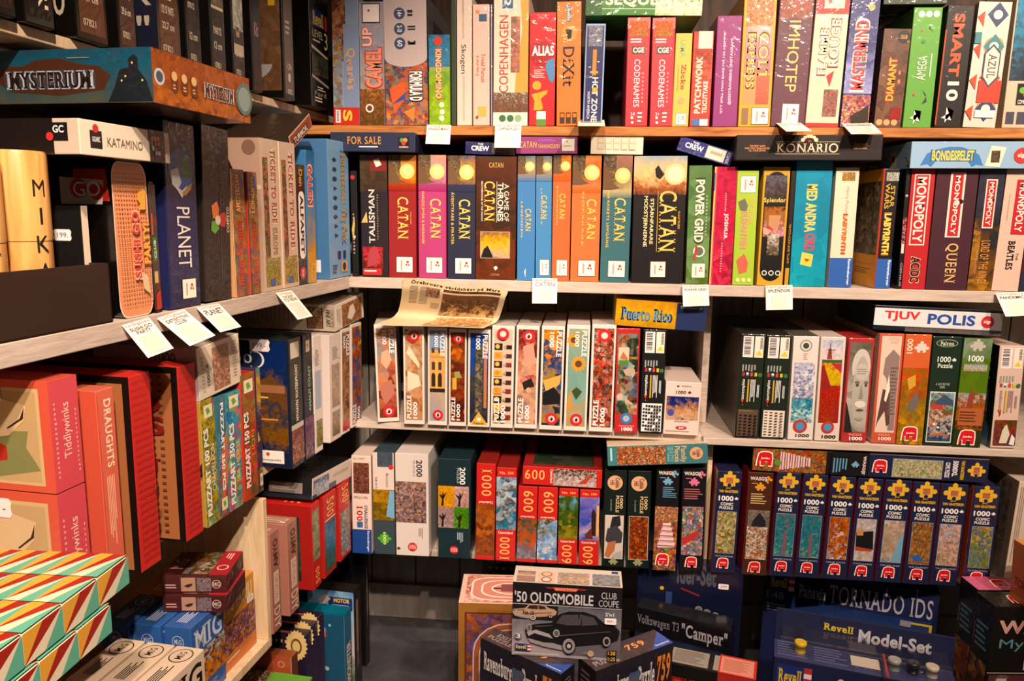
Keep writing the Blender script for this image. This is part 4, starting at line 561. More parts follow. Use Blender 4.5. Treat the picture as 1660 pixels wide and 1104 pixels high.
B(JP, (0.693, 1.900, 0.402, 0.0, -0.6, 0.060, 0.272), .27, NV, 'dark blue comic puzzle box with a black stage and red stripe picture', comic('c8c0c8 b8a8a8 c8b0a0 c0c0c8', 'ST NICOLAS PARADE', .5, 6, [PG('1a1c1c', (.12, .52), (.8, .5), (.86, .68), (.14, .66)), PG('a83a20', (.14, .66), (.85, .68), (.8, .7), (.15, .7)), R('b8803a', .15, .5, .4, .55)]), sides=SR)
B(JP, (0.758, 1.900, 0.402, 0.0, -0.8, 0.063, 0.271), .27, NV, 'dark blue comic puzzle box with a cartoon ship on pale blue water', comic('b8b8c8 c8b0a0 a88a7a b8a080 8a98a8 6a90b0', 'CRUISE SHIP', .5, 6, [PG('6a9ab8', (.75, .55), (.88, .5), (.88, .79), (.5, .79))]), sides=SR)
B(JP, (0.827, 1.900, 0.401, 0.0, -0.4, 0.062, 0.270), .27, NV, 'dark blue comic puzzle box with a brown market crowd and a blue boat', comic('5a4a38 8a6a48 b88a50 6a5a3a a85a3a 7a6a5a', 'THE MARKET', .85, 8, [PG('2a5aa0', (.2, .72), (.45, .7), (.7, .76), (.3, .77))]), sides=SR)
B(JP, (0.892, 1.900, 0.402, 0.0, -0.5, 0.064, 0.267), .27, NV, 'dark blue comic puzzle box with pale towers over a crowd', comic('8aa0b8 b8a8b0 c8a898 a87a68 c8b09a 6a7a4a', 'TALL SHIP CHAOS', .6, 7), sides=SR)
B(JP, (0.970, 1.900, 0.401, 0.0, 0.1, 0.063, 0.265), .27, NV, 'last dark blue comic puzzle box of the row, with a green battlefield picture', comic('a82a20 c8a040 4a6a9a 6a7a3a 7a8040 5a6a38', 'THE WATERLOO BATTLE', .6, 7), sides={'L': 'b04a28'})
GRP = 'boxes lying flat on top of other boxes'
B(JP, (0.074, 1.880, 0.682, 0.0, 4.5, 0.250, 0.053), .27, '3a7078', 'teal family puzzle box lying on the kitten and black party puzzles', [I('6a3a28 b87848 a8382c 8a5a38 c8b098 4a3028', .1, .06, .58, .96, 1, 5), T('Family\nPieces', 'c8a880', .67, .1, .79, .9, 1, 'b'), T('350 PUZZLE', '7ab0b0', .6, .1, .66, .85, 1), D('d09a70', .885, .48, .065), T('Cobble\nHill', '223', .845, .3, .925, .66, 1, 'b'), LN('9cc', .03, .1, .07, .9, 1, 1)], sides={'T': 'c0a890'})
B(JP, (0.435, 1.900, 0.683, 0.0, -0.9, 0.279, 0.059), .27, '17131a', 'black party puzzle box lying flat, striped cake turned sideways', [I('5a3a6a b86a28 a83a38 4a7a4a c8842a', 0, 0, .64, 1, .9, 4), J(.11, .47, .13)]+[x for k in range(6) for x in (R('d8c0b8', .24+.045*k, .12+.04*k, .275+.045*k, .9-.04*k), R('a84a78', .25+.045*k, .12+.04*k, .26+.045*k, .9-.04*k))]+[D('5a8a2a', .22, .6, .03), R('17131a', .68, 0, 1, 1), LN('5a8aa8', .7, .25, .83, .9, 5, 1), PC('6aa0c0', .89, .5, .07), T('WASGIJ?', 'e0c8c0', .945, .1, .98, .9, 1, 'x'), F('T'), R('17131a', 0, 0, 1, 1), J(.85, .6, .12)])
B(JP, (0.716, 1.900, 0.678, 0.0, -0.5, 0.283, 0.060), .27, NV, 'dark blue 5000-piece comic box lying flat beside the lying cake box', [J(.1, .5, .11), R('8a8aa0', .2, .14, .62, .94), I('a8a890 8a9a60 c8b8a8 b8a078 7a8a5a', .205, .17, .615, .91, .9, 4), T('5000XL', 'e8e0e0', .7, .12, .745, .78, 1, 'x'), T('COMIC PUZZLE', 'e0d8d8', .64, .2, .68, .84, 1, 'x'), T('VAN HAASTEREN', 'd8a82a', .77, .1, .8, .9, 1, 'x'), PC('d8a82a', .9, .5, .15), I('c87a5a a85a48 d8b0a0', .875, .35, .925, .65, .8, 5), F('T'), J(.92, .6, .1)], sides={'T': '8a7868'})
B(JP, (1.065, 1.900, 0.403, 0.0, -1.8, 0.067, 0.281), .27, 'c8b4a4', 'pale puzzle box at the right edge, partly behind the yellow box', [LN('8a7a70', .1, .05, .3, .9, 3, 1), F('L'), I('5a5048 8a7a70 6a5a50', .2, .05, .9, .95, .8, 6)], sides={'L': '8a7868'}, grp='puzzles standing on the lowest back shelf')

# ---------------------------------------------------------------- tags on the back shelves and the newspaper
def tagp(name, extra=()): return [T('LärDigSpela', 'b33a34', .06, .03, .94, .13, 0, 's')]+[T(name, '333', .08, .16, .92, .28, 0, 'b')]+list(extra)+[R('ddd5c8', .2, .38, .8, .92)]
CARD((-0.384, 1.885, 1.520), (-0.325, 1.885, 1.519), (-0.390, 1.870, 1.474), 'white tag hanging from the pine shelf below the kingdom game box', tagp('KINGDOMINO'))
CARD((-0.219, 1.885, 1.523), (-0.156, 1.885, 1.523), (-0.223, 1.870, 1.466), 'white tag hanging from the pine shelf below the tall beige city game', tagp('COPENHAGEN'))
CARD((-0.017, 1.930, 1.538), (0.045, 1.930, 1.538), (-0.025, 1.800, 1.510), 'white tag sticking straight out under the narrow navy game box', [R('b0a090', .1, .1, .9, .5)])
CARD((0.475, 1.890, 1.527), (0.530, 1.890, 1.528), (0.436, 1.800, 1.500), 'white tag bent out over the left half of the long black box', tagp('IMHOTEP'))
CARD((0.585, 1.890, 1.527), (0.651, 1.890, 1.529), (0.582, 1.820, 1.497), 'white tag bent out over the right end of the long black box', tagp('MASTERMIND'))
CARD((-0.127, 1.888, 1.154), (-0.066, 1.888, 1.155), (-0.126, 1.880, 1.093), 'white tag with pink capitals hanging below the blue settling games', [T('LärDigSpela', 'b33a34', .06, .02, .94, .12, 0, 's'), T('CATAN', '8a3a78', .12, .14, .9, .32, 0, 's'), R('ddd5c8', .2, .4, .8, .92)])
CARD((0.239, 1.888, 1.145), (0.301, 1.888, 1.149), (0.241, 1.875, 1.095), 'white tag hanging below the olive green power game, over the yellow and navy box', tagp('POWER GRID'))
CARD((0.433, 1.888, 1.149), (0.495, 1.888, 1.152), (0.438, 1.880, 1.091), 'white tag hanging below the bearded merchant game box', tagp('SPLENDOR'))
CARD((0.966, 1.888, 1.144), (1.028, 1.888, 1.149), (0.964, 1.840, 1.095), 'white tag hanging at the right edge beside the flat red and blue lettered box', tagp('PANDEMIC'))
def newspaper():
    nx, ny = 24, 20
    prof = [(0, 1.887, 1.147), (.25, 1.889, 1.122), (.45, 1.915, 1.085), (.6, 1.932, 1.056), (.72, 1.925, 1.042), (.86, 1.893, 1.037), (1.01, 1.86, 1.030)]
    mb = MB(); pap = mat('cdb48e', 'matt')
    def P(u, v):
        k = max(i for i in range(6) if prof[i][0] <= max(0, v)); a, b = prof[k], prof[k+1]; f = (v-a[0])/(b[0]-a[0])
        x0 = -.451-.072*v**2; x1 = -.186-.058*v**1.5
        return (x0+(x1-x0)*u, a[1]+(b[1]-a[1])*f-.004*math.sin(u*8), a[2]+(b[2]-a[2])*f-.024*u*(1-v)+.004*math.sin(u*9)*(1-v))
    def patch(u0, v0, u1, v1, m, e, n=10, k=8, t=None):
        vs = []; fs = []; uv = []
        for j in range(k+1):
            for i in range(n+1):
                p = P(u0+(u1-u0)*i/n, v0+(v1-v0)*j/k); vs.append((p[0], p[1]-e, p[2]+e))
        b = len(t.v); t.v += vs; mi = t.mi(m)
        for j in range(k):
            for i in range(n):
                t.f.append((b+j*(n+1)+i, b+(j+1)*(n+1)+i, b+(j+1)*(n+1)+i+1, b+j*(n+1)+i+1)); t.m.append(mi)
                t.uv[len(t.f)-1] = [(x/n*1.5, 1-y/k) for x, y in ((i, j), (i, j+1), (i+1, j+1), (i+1, j))]
    patch(0, 0, 1, 1, pap, 0, nx, ny, mb)
    vs, fs = glyphs('Örebroare världsbäst på Mars', 'B'); pts = []
    for x, y in vs: p = P(.08+x*.85, .16-.12*y); pts.append((p[0], p[1]-.0008, p[2]+.0008))
    mb.mesh(pts, fs, mat('221a16', 'matt'))
    for c in range(3):
        for k in range(16 if c < 2 else 5): patch(.08+.1*c if c < 2 else .3, (.19 if c < 2 else .44)+.018*k, (.16+.1*c if c < 2 else .38), (.197 if c < 2 else .447)+.018*k, mat('7a6a58', 'matt'), .0007, 3, 1, mb)
    o = mb.build('newspaper_page', None, True)
    a = MB(); patch(.24, .19, .37, .36, pic('6a4a38 b88a70 4a3028 d0b8a0', .5, 2), .001, 5, 5, a); p1 = a.build('printed_photo', o, True)
    a = MB(); patch(.4, .17, .95, .62, pic('2a1c16 5a3a28 6a4a34 3a241a c8a070 d8b890', .3, 3), .001, 10, 8, a); p2 = a.build('printed_photo', o, True)
    a = MB(); patch(.42, .66, .96, .97, pic('c8a070 d8b080 a85a30 d8c090 8a6a50', .6, 5), .001, 10, 6, a); p3 = a.build('printed_photo', o, True)
    tag(o, 'yellowed newspaper page curling over the white-edged puzzle boxes', 'newspaper')
newspaper()


# ---------------------------------------------------------------- left wall, mid-height shelf
def LB(name, s, off, z, w, h, d, *a, **k): p = LW(s, off, z); return B(name, (p.x, p.y, p.z, YAWL, k.pop('lean', 0), w, h), d, *a, **k)
GRP = 'boxes on the mid-height shelf of the left wall'
def crate():
    m = mat('3b2519', 'card'); t = .004; W, Dd, H = .30, .30, .085
    b = MB()
    for q in ((0, 0, 0, W, Dd, t), (0, 0, 0, W, t, H), (0, Dd-t, 0, W, Dd, H), (0, 0, 0, t, Dd, H), (W-t, 0, 0, W, Dd, H)): b.box(*q, m, .0008)
    o = b.build('cardboard_tray'); o.location = LW(-1.17, 0, 1.149); o.rotation_euler = (0, 0, math.radians(YAWL)); tag(o, 'open dark brown cardboard tray holding the bamboo tubes', 'tray')
    bam = wood('bamboo', 'a8682c', 'e0a862', 7, (7, 7, .6), .4); ink = mat('1c120c', 'matt')
    for i, (s, off, r, label) in enumerate(((-.962, -.05, .0325, 'bamboo pick-up-sticks tube with burnt black letters, standing in the brown tray'), (-1.04, -.047, .0325, 'second bamboo tube cut off by the left edge of the frame'))):
        b = MB(); b.lathe([(r*.97, 0), (r, .004), (r, .113)], bam); o = b.build('bamboo_tube', None, True); p = LW(s, off, 1.154); o.location = p
        tag(o, label, 'game tube', 'bamboo tubes in the brown tray')
        c = MB(); c.lathe([(r*1.02, .114), (r*1.03, .117), (r*1.03, .224), (r*.98, .228)], bam); c.build('tube_cap', o, True)
        L = MB(); a0 = math.radians(-14)
        for k, ch in enumerate('MIKADO'):
            vs, fs = glyphs(ch, 's'); zt = .192-.0355*k; hh = .021; ww = .0035 if ch == 'I' else .016; pts = []
            for x, y in vs:
                a = a0+(x-.5)*ww/r; rr = r*1.03+.0006; pts.append((rr*math.cos(a), rr*math.sin(a), zt-hh+y*hh))
            L.mesh(pts, fs, ink)
        L.build('lettering', o)
crate()
LB(GB, -.881, -.03, 1.149, .012, .165, .085, '0f0b0a', 'black slim book-like box with a price label before the bamboo-mat tin', [R('e0c8b0', 0, 0, 1, 1), F('L'), PR('199.', .62, .25, .34)], sides={'F': 'd8c0a8'}, fin='card')
def tin(s0, s1, zt, body, front, label, ops, lops=()):
    """rounded tin standing on its edge: extruded rounded rectangle"""
    w = s1-s0; h = zt-1.15; d = .2; r = .03
    mb = MB(); mm = mat(body, 'gloss'); kids = []
    for y0, y1, g in ((0, .018, 0), (.018, d, .0015)):
        vs = []; n = 0
        for y in (y0, y1):
            for cx, cz, a0 in ((w-r*.5-g, h-r-g, 0), (r*.5+g, h-r-g, 90), (r*.5+g, r+g, 180), (w-r*.5-g, r+g, 270)):
                for k in range(7): a = math.radians(a0+15*k); vs.append((cx+r*.5*math.cos(a), y, cz+r*math.sin(a)))
        N = 28; fs = [(k, N+k, N+(k+1) % N, (k+1) % N) for k in range(N)]+[tuple(range(N)), tuple(range(2*N-1, N-1, -1))]
        mb.mesh(vs, fs, mm)
    print_ops(list(ops)+([F('L')]+list(lops) if lops else []), w, h, d, mb, kids); o = mb.build('game_tin')
    for c in kids: c.parent = o
    o.location = LW(s0, -.004, 1.15); o.rotation_euler = (0, 0, math.radians(YAWL)); tag(o, label, 'game tin', 'game tins on the left shelf'); return o
def rr(u0, v0, u1, v1, ru, rv): return arc(u1-ru, v0+rv, ru, rv, 270, 360, 5)+arc(u1-ru, v1-rv, ru, rv, 0, 90, 5)+arc(u0+ru, v1-rv, ru, rv, 90, 180, 5)+arc(u0+ru, v0+rv, ru, rv, 180, 270, 5)
tin(-.849, -.773, 1.378, '100c0b', 0, 'black tin with a salmon bamboo-mat lid and red bubble lettering',
    [PG('edd0c0', *rr(.0, .0, 1, 1, .2, .11)), PG('dc8c5e', *rr(.02, .008, .98, .992, .2, .11))]+[LN('7a3820', .06, .07+.028*k, .96, .078+.028*k, 12, 1) for k in range(31)]+[T('SUSHI GO', 'c8382c', .42, .3, .66, .76, 3, 'x', 'f0b090'), T('PARTY!', 'e8a83a', .72, .38, .94, .66, 3, 'x', 'c86a2a'), D('d8a03a', .74, .22, .12), PG('d8a03a', (.66, .3), (.78, .15), (.88, .18), (.84, .3)), PG('d8b890', (.6, .7), (.8, .74), (.84, .86), (.66, .82))],
    [PG('a8281c', (.7, .05), (.96, .05), (.98, .25), (.66, .25)), PG('c8b8b0', (.58, .1), (.94, .12), (.92, .27), (.58, .27)), D('c03020', .73, .17, .07), D('c03020', .88, .19, .06), T('GO', 'eee', .69, .13, .91, .22, 0, 's')])
tin(-.7715, -.7525, 1.352, '2a201c', 0, 'worn dark tin with a green club badge and red seal beside the bamboo-mat tin',
    [I('4a3a34 5a4038 3a3a3a 6a3a2c 2a2422', .1, .02, .95, .98, .6, 5), R('3a6a2a', .3, .42, .75, .6), T('CLUB', 'cdb', .4, .44, .66, .58, 3, 'b'), R('c8a060', .25, .68, .7, .77), PG('a8281c', (.3, .86), (.9, .82), (.95, .97), (.3, .98)), R('b84a2c', .2, .24, .4, .4)])
B(GB, (-0.660, 1.168, 1.151, 84.4, -0.9, 0.082, 0.298), .28, '1e2150', 'navy blue game box with a globe above a tall white title reading downwards',
  [D('2a62a8', .5, .245, .4), PG('3f7a3a', (.5, .17), (.78, .2), (.82, .28), (.6, .3), (.52, .24)), PG('d8dce0', (.16, .26), (.4, .24), (.5, .32), (.36, .36), (.2, .33)), PG('e8e8e8', (.2, .32), (.5, .36), (.7, .33), (.5, .4)), PG('c8964a', (.5, .375), (.85, .31), (.8, .35), (.6, .39)), T('PLANET', 'e8dcd0', .3, .45, .72, .78, 1, 's'), ST(.38, .845, .82, .95)])
B(GB, (-0.651, 1.264, 1.153, 84.4, -2.2, 0.083, 0.301), .29, '2a211c', 'black shrink-wrapped game box with a red, orange and green hexagon logo',
  [PG('d8702a', (.3, .45), (.5, .42), (.58, .47), (.52, .53), (.34, .52)), PG('c03028', (.55, .5), (.78, .48), (.86, .53), (.76, .57), (.58, .56)), PG('5a9a2a', (.28, .54), (.5, .53), (.56, .58), (.4, .61), (.26, .59)), D('d8c8b0', .52, .53, .1), T('COMPETO', 'e0d0c0', .84, .45, .94, .6, 3, 'b'), T('OCTAVIA', '6a4a28', .6, .28, .76, .44, 3, 's'), LN('5a4a40', .62, .05, .64, .95, 1, 1)])
def ticket(sub, bg, fg, big):
    o = [I('c8a880 b88a60 7a6a3a c86a3a 4a5a6a a87a3a', 0, 0, 1, 1, .6, 6)]
    if big: return [R(bg, 0, 0, 1, 1), T('TICKET TO RIDE', fg, .52, .05, .84, .74 if not sub else .56, 1, 'B', 'e8d8c0')]+([T(sub, '8a7a3a', .54, .58, .8, .76, 1, 'B')] if sub else [])+[I('3a3028 c86a5a 6a7a3a 2a2420 b88a60', .1, .12, .38, .8, .9, 9), I('d8c090 5a6a2a c8a030 4a4a5a', .08, .78, .92, .97, .6, 6), R('3a5a98', .3, .92, .6, .97)]
    return o+[T('TICKET TO RIDE', fg, .4, .4, .74, .94, 3, 'x', '8a1a18'), T(sub, 'e0b060', .3, .03, .7, .34, 3, 'x', '8a2a1c'), R('2a5a98', .62, .03, .86, .13), R(bg, .0, 0, .07, 1)]
B(GB, (-0.642, 1.360, 1.150, 84.4, 0.7, 0.047, 0.234), .26, 'c08a58', 'small train game box with a golden city name, beside the red one', ticket('AMSTERDAM', 'd8c0a0', 'c8382c', 0))
B(GB, (-0.636, 1.415, 1.150, 84.4, 0.3, 0.036, 0.232), .26, 'b03a30', 'small red train game box with a white city name', ticket('LONDON', '3a3a40', 'c8382c', 0))
B(GB, (-0.631, 1.468, 1.150, 84.4, 0.3, 0.071, 0.299), .29, 'd0b49c', 'big cream train game box with an olive continent name in its title', ticket('EUROPE', 'd0b49c', '9a2a24', 1)+[F('L'), R('a88a78', 0, 0, 1, 1), PG('1a1212', (.5, .05), (.57, .05), (.6, .12), (.58, .3), (.5, .3), (.48, .12)), PG('3a1414', (.68, .07), (.74, .07), (.8, .2), (.86, .3), (.64, .3), (.67, .16)), D('7a5a4a', .92, .06, .05), R('c8a890', 0, .3, 1, .33)], sides={'L': 'a88a78'})
B(GB, (-0.623, 1.546, 1.150, 84.4, 0.7, 0.067, 0.299), .29, 'd0b49c', 'big cream train game box with only the red train title, right of its continent twin', ticket('', 'd0b49c', '9a2a24', 1))
B(GB, (-0.617, 1.614, 1.150, 84.4, 0.2, 0.042, 0.259), .25, '17110f', 'black word game box with a white bubble title and red round logo',
  [PG('f0e8dc', *rr(.2, .22, .86, .78, .28, .06)), T('ALFAPET', '17110f', .36, .25, .74, .74, 1, 'x'), T('Den', 'c8902a', .3, .04, .7, .18, 1, 'x'), D('b8202a', .45, .9, .34), T('alga', 'ecc', .3, .87, .62, .93, 3)])
B(GB, (-0.612, 1.658, 1.151, 84.4, -0.8, 0.040, 0.291), .25, '2f6ba0', 'blue to yellow family game box with a multicoloured crooked title', [I('2f6ba0 3a7ab0 6a8a9a d89a2a d8a02a', 0, 0, 1, 1, .08, 2), T('GALEN', 'c8382c', .1, .1, .75, .42, 1, 'x', 'e8d8c8'), R('d8b02a', .4, .85, .9, .98), T('NYHET', 'a33', .5, .86, .8, .97, 3)])
B(GB, (-0.601, 1.774, 1.150, 84.4, 0.3, 0.123, 0.326), .28, '6f9cc4', 'pale blue game box with a column of toy silhouettes, ending the left shelf',
  [T('Finessernas Tig Fox', 'c8942c', .52, .06, .86, .76, 1, 'B', '4a6a8a')]+[PG('1c3458', *[(.3+.11*math.cos(a*6.283/n), .14+.068*k+.018*math.sin(a*6.283/n)) for a in range(n)]) for k, n in enumerate((4, 5, 7, 3, 4, 6, 4, 3, 3))]+[R('1c3458', .36, .8, .5, .86), R('1c3458', .62, .8, .74, .86), R('c89a60', .5, .88, .8, .96), D('3a3a48', .65, .92, .08), LN('2a4a78', .1, .9, .36, .97, 3),
   F('L'), R('3f6e9c', 0, 0, 1, 1), R('2a5a88', 0, 0, .62, 1)]+[D('7a9aba', .72, .35+.165*k, .12) for k in range(3)]+[D('4a7098', .72, .35+.165*k, .1) for k in range(3)]+[D('b33', .3+.2*k, .045, .04) for k in range(3)]+[BC(.7, .86, .92, .95)], sides={'L': '3f6e9c', 'T': '5a86ae'})
GRP = 'boxes lying flat on top of other boxes'
LB(GB, -.945, .03, 1.379, .186, .046, .27, 'ddd0bc', 'white flat puzzle game box with a thin grey title and coloured squares',
   [R('1a1414', .1, .28, .22, .78), D('b82a2a', .16, .22, .03), T('GIGAMIC', 'ddd', .12, .45, .2, .6), T('KATAMINO', '6a5a4a', .27, .42, .66, .68, 0, 's'), R('2a1c18', .74, 0, .93, 1)]+[R(c, .765+.035*i, .2+.15*j, .795+.035*i, .33+.15*j) for i, j, c in ((0, 0, 'c86a9a'), (1, 0, 'd8924a'), (2, 0, 'd8924a'), (1, 1, 'b84a4a'), (0, 2, '5a9a5a'), (2, 1, 'c85a8a'), (1, 3, '4a7ab0'), (2, 3, 'c86a6a'))]+[T('KATAMINO', 'a98', .95, .2, .985, .85, 1, 's'),
    F('L'), R('1c1412', 0, 0, .86, 1), LN('8a6a50', .2, .2, .55, .85, 8), R('1a1414', .84, .12, .94, .62), D('b82a2a', .84, .5, .02), T('GC', 'eee', .86, .2, .92, .4)], sides={'L': 'b8a898', 'T': '1c1412', 'B': '1c1412'})
LB(GB, -.872, .088, 1.4535, .25, .0715, .285, '2a3a44', 'haunted manor mystery game box jutting out at upper left, teal front and rust-brown side',
   [I('7a3a1c a85a2c 8a4420 b86a34 6a3018', 0, 0, 1, 1, .35, 3), D('b8c0c8', .06, .5, .045), D('3a4a5a', .06, .5, .03)]+[x for k in range(3) for x in (PG('5a2810', *rr(.16+.09*k, .34, .225+.09*k, .74, .03, .1)), D('d8b070', .192+.09*k, .42, .026), LN('d8a868', .175+.09*k, .58, .21+.09*k, .7, 2))]+[T('MYSTERIUM', '3a2018', .47, .36, .8, .68, 0, 'B', 'c8ccd0'), D('4a6a68', .92, .5, .1), D('7a9490', .92, .5, .075),
    F('L'), I('28445a 1f5268 2a4a58 3a4a4a 4a4a3a', 0, 0, 1, 1, .15, 2.5), PG('4a2614', (.12, .5), (.2, .3), (.3, .3), (.36, .2), (.5, .16), (.62, .28), (.72, .32), (.78, .5), (.74, .76), (.5, .86), (.22, .78)), PG('3f3b44', *rr(.19, .38, .7, .74, .04, .1)), T('MYSTERIUM', '2a1710', .2, .39, .69, .74, 0, 'B', 'a8b0c0'), PG('14202a', (.76, .98), (.8, .7), (.83, .4), (.88, .36), (.88, .2), (.91, .12), (.93, .2), (.93, .4), (.97, .6), (1, .98)), D('d8b860', .86, .52, .005), D('d8b860', .9, .28, .005), D('d8b860', .95, .6, .005), D('d8b860', .84, .6, .005), LN('9a8a70', .08, .17, .2, .2, 1), LN('9a8a70', .55, .16, .7, .19, 1)], sides={'L': '24485a', 'T': '2a3a48', 'B': '4a2a18'})
B(GB, (-0.618, 1.602, 1.435, 84.4, 31.0, 0.117, 0.031), .24, 'c8a080', 'narrow oil-drilling game box lying tilted over the big cream train games', [R('8a3420', .03, .1, .97, .9), R('2a1a14', .12, .35, .8, .85), T('TURMOIL', 'e8d8c8', .15, .4, .78, .8, 0, 'b')], sides={'T': '3a2a20', 'L': '2a1c16'})
GRP = 'plastic model kits on the upper left shelf'
MK = 'model_kit_box'
def kit(s, w, off, h, label, col, ops, lops=()):
    o = LB(MK, s, off, 1.558, w, h, .27, '14110f', label, [R(col, .1, .04, .9, .96)]+list(ops)+([F('L')]+list(lops) if lops else []), fin='gloss'); return o
KO = lambda a, b: [LN('c8b8a0', .25, .55, .75, .62, 2), T(a, 'd0c0a8', .2, .64, .72, .69), T(b, 'd0c0a8', .2, .74, .72, .79), T('07821', 'c8b8a0', .2, .88, .6, .92)]
kit(-1.02, .055, -.085, .25, 'black model kit with a violet picture, leftmost on the upper left shelf', '3a2a28', [I('3a3a8a 2a2a5a 543', .1, .3, .9, .92, .4, 4)])
kit(-.955, .05, -.085, .25, 'black model kit with a plain brown end, left of the space saga kit', '3a2018', [T('REVELL', 'a64', .2, .88, .6, .92)])
kit(-.89, .052, -.085, .25, 'black space saga model kit with a cream slanted title', '1c1412', [T('STAR\nWARS', 'e0d0b0', .3, .5, .62, .9, 3, 'x'), LN('e0d0b0', .68, .5, .8, .93, 9)])
kit(-.795, .065, -.085, .26, 'brown-ended model kit with white arrows and figures, its dark side lettered 30', '5a3420', KO('1:24', '13,1 cm')+[D('a98', .66, .5, .1)], [T('112\n30', 'b0a090', .76, .45, .98, .88, 0, 's')])
kit(-.705, .042, -.085, .26, 'brown-ended aircraft model kit dated 1943', '4a3024', [T('TYPE B\n(1943)', 'd8c8b0', .15, .38, .85, .52)]+KO('1:144', '29,6 cm'))
kit(-.608, .065, -.085, .27, 'brown-ended bomber model kit with a dark blue side lettered R', '55301f', [T('DORNIER\nDo17 Z-10\n"KAUZ"', 'd8c8b0', .14, .34, .88, .54)]+KO('1:72 157 PARTS', '22,7 cm'), [R('1c2038', 0, 0, 1, 1), T('R', 'a89a8a', .8, .5, .97, .66, 0, 's'), T("''", 'a89a8a', .86, .72, .95, .78)])
kit(-.525, .045, -.085, .27, 'black-ended model kit with a white barcode strip at the top', '241c18', [R('d8c8b0', .1, .2, .7, .46), LN('333', .2, .22, .6, .44, 12), T('07012', 'c8b8a0', .15, .55, .6, .59)]+KO('1:72', '12 cm')[2:])
kit(-.448, .05, -.085, .27, 'black model kit with a stone-grey picture above a thin white band', '2c241e', [I('555 876 222', .1, .1, .9, .5, .5, 6), R('c8b8a0', .1, .5, .9, .52)]+KO('PARTS', '12 cm')[1:])
kit(-.372, .045, -.085, .27, 'black model kit with a winter picture and a small yellow logo', '3a2c24', [I('333 887 ccb 543', .1, .05, .9, .6, .5, 6), R('1c2a6a', .3, .58, .6, .66), T('Revell', 'd8b02a', .32, .59, .58, .65), R('b8a890', .1, .7, .9, .78)]+KO('LEVEL', '12 cm')[2:])
kit(-.297, .038, -.085, .28, 'narrow black model kit left of the one with the street picture', '1a1614', [T('Kit', 'a88', .3, .5, .7, .6)])
kit(-.19, .05, -.07, .28, 'grey-ended model kit whose side shows a woman on a cobbled street', '6a5a4c', [LN('c8b8a0', .25, .4, .75, .52, 3), R('d8c8b0', .4, .8, .6, .86), T('07072', 'd8c8b0', .3, .92, .7, .96), T('1:24', 'd8c8b0', .3, .72, .7, .77)], [I('5a4838 7a5a40 5a4030 6a4a34', .3, .1, .98, .94, .4, 6), R('d8a820', .55, .1, .95, .14), R('d8a820', .88, .1, .94, .3), PG('2a2c3a', (.62, .5), (.7, .5), (.72, .62), (.78, .78), (.74, .8), (.66, .64)), D('b88a70', .64, .32, .035), PG('5a3a3a', (.6, .36), (.7, .38), (.7, .52), (.6, .5)), PG('8a8a8a', *arc(.6, .74, .3, .14, 0, 90, 8), (.6, .74))])
kit(-.075, .1, -.06, .28, 'black model kit with yellow logo and LEVEL 3, ending the upper left shelf', '15110f', [R('1c2a6a', .12, .2, .78, .34), T('Revell', 'e0c02a', .16, .22, .74, .33, 0, 'B'), R('b8322a', .8, .22, .95, .34), T('LEVEL', 'c8b8a0', .12, .37, .7, .43, 0, 's'), T('3', 'd8c8b0', .76, .36, .94, .5, 0, 's'), LN('c8b8a0', .12, .45, .7, .48, 1), PG('b8a898', (.04, .5), (.96, .56), (.96, .58), (.04, .525)), PG('9a8a7a', (.04, .74), (.96, .8), (.96, .82), (.04, .765)), I('111 443 111 654', .05, .57, .95, .74, .4, 3), LN('c8b8a0', .3, .83, .8, .87, 2), T('Ford', '8a7a6a', .12, .87, .8, .91, 0, 'B'), LN('c8b8a0', .14, .92, .6, .97, 2)])

# ---------------------------------------------------------------- left wall, red games, art puzzles and corner puzzles
GRP = 'red games on the left shelf'
def tid(z, h, label):
    LB(GB, -.999, .0, z, .05, h, .25, 'c8414a', label, [R('cc4550', 0, 0, 1, 1), T('Tiddlywinks', 'eec8b8', .38, .22, .72, .72, 3, 's'), LN('e0a098', .12, .2, .2, .9, 16), LN('e0a098', .84, .3, .9, .9, 14),
     F('L'), R('c8503c', 0, 0, 1, 1), R('c8a878', .0, .07, .94, .94), R('b8986c', .0, .1, .92, .91), PG('7a7a4a', (.3, .5), (.86, .45), (.84, .6), (.92, .8), (.6, .9), (.3, .85)), PG('a8281c', (.2, .62), (.5, .46), (.72, .6), (.72, .72), (.3, .88)), PG('c8a030', (.36, .58), (.5, .49), (.68, .6), (.52, .66)), PG('d0b088', (.52, .3), (.62, .14), (.86, .22), (.84, .36), (.74, .5), (.66, .52), (.58, .46)), LN('3a2418', .58, .2, .6, .46, 1, 1), PG('3a2418', (.62, .14), (.53, .3), (.54, .42), (.55, .3), (.635, .15)), PG('3a2418', (.85, .24), (.84, .34), (.74, .44), (.735, .43), (.82, .34)), D('b02a20', .44, .17, .03), D('b02a20', .4, .4, .02), D('b02a20', .66, .52, .02), PR('99 -', .62, .13, .2)], sides={'L': 'c8503c', 'T': 'c85038'})
tid(.937, .152, 'upper of two red flea-flicking game boxes with a drawn hand, at the left edge')
tid(.751, .184, 'lower of two red flea-flicking game boxes with a drawn hand, at the left edge')
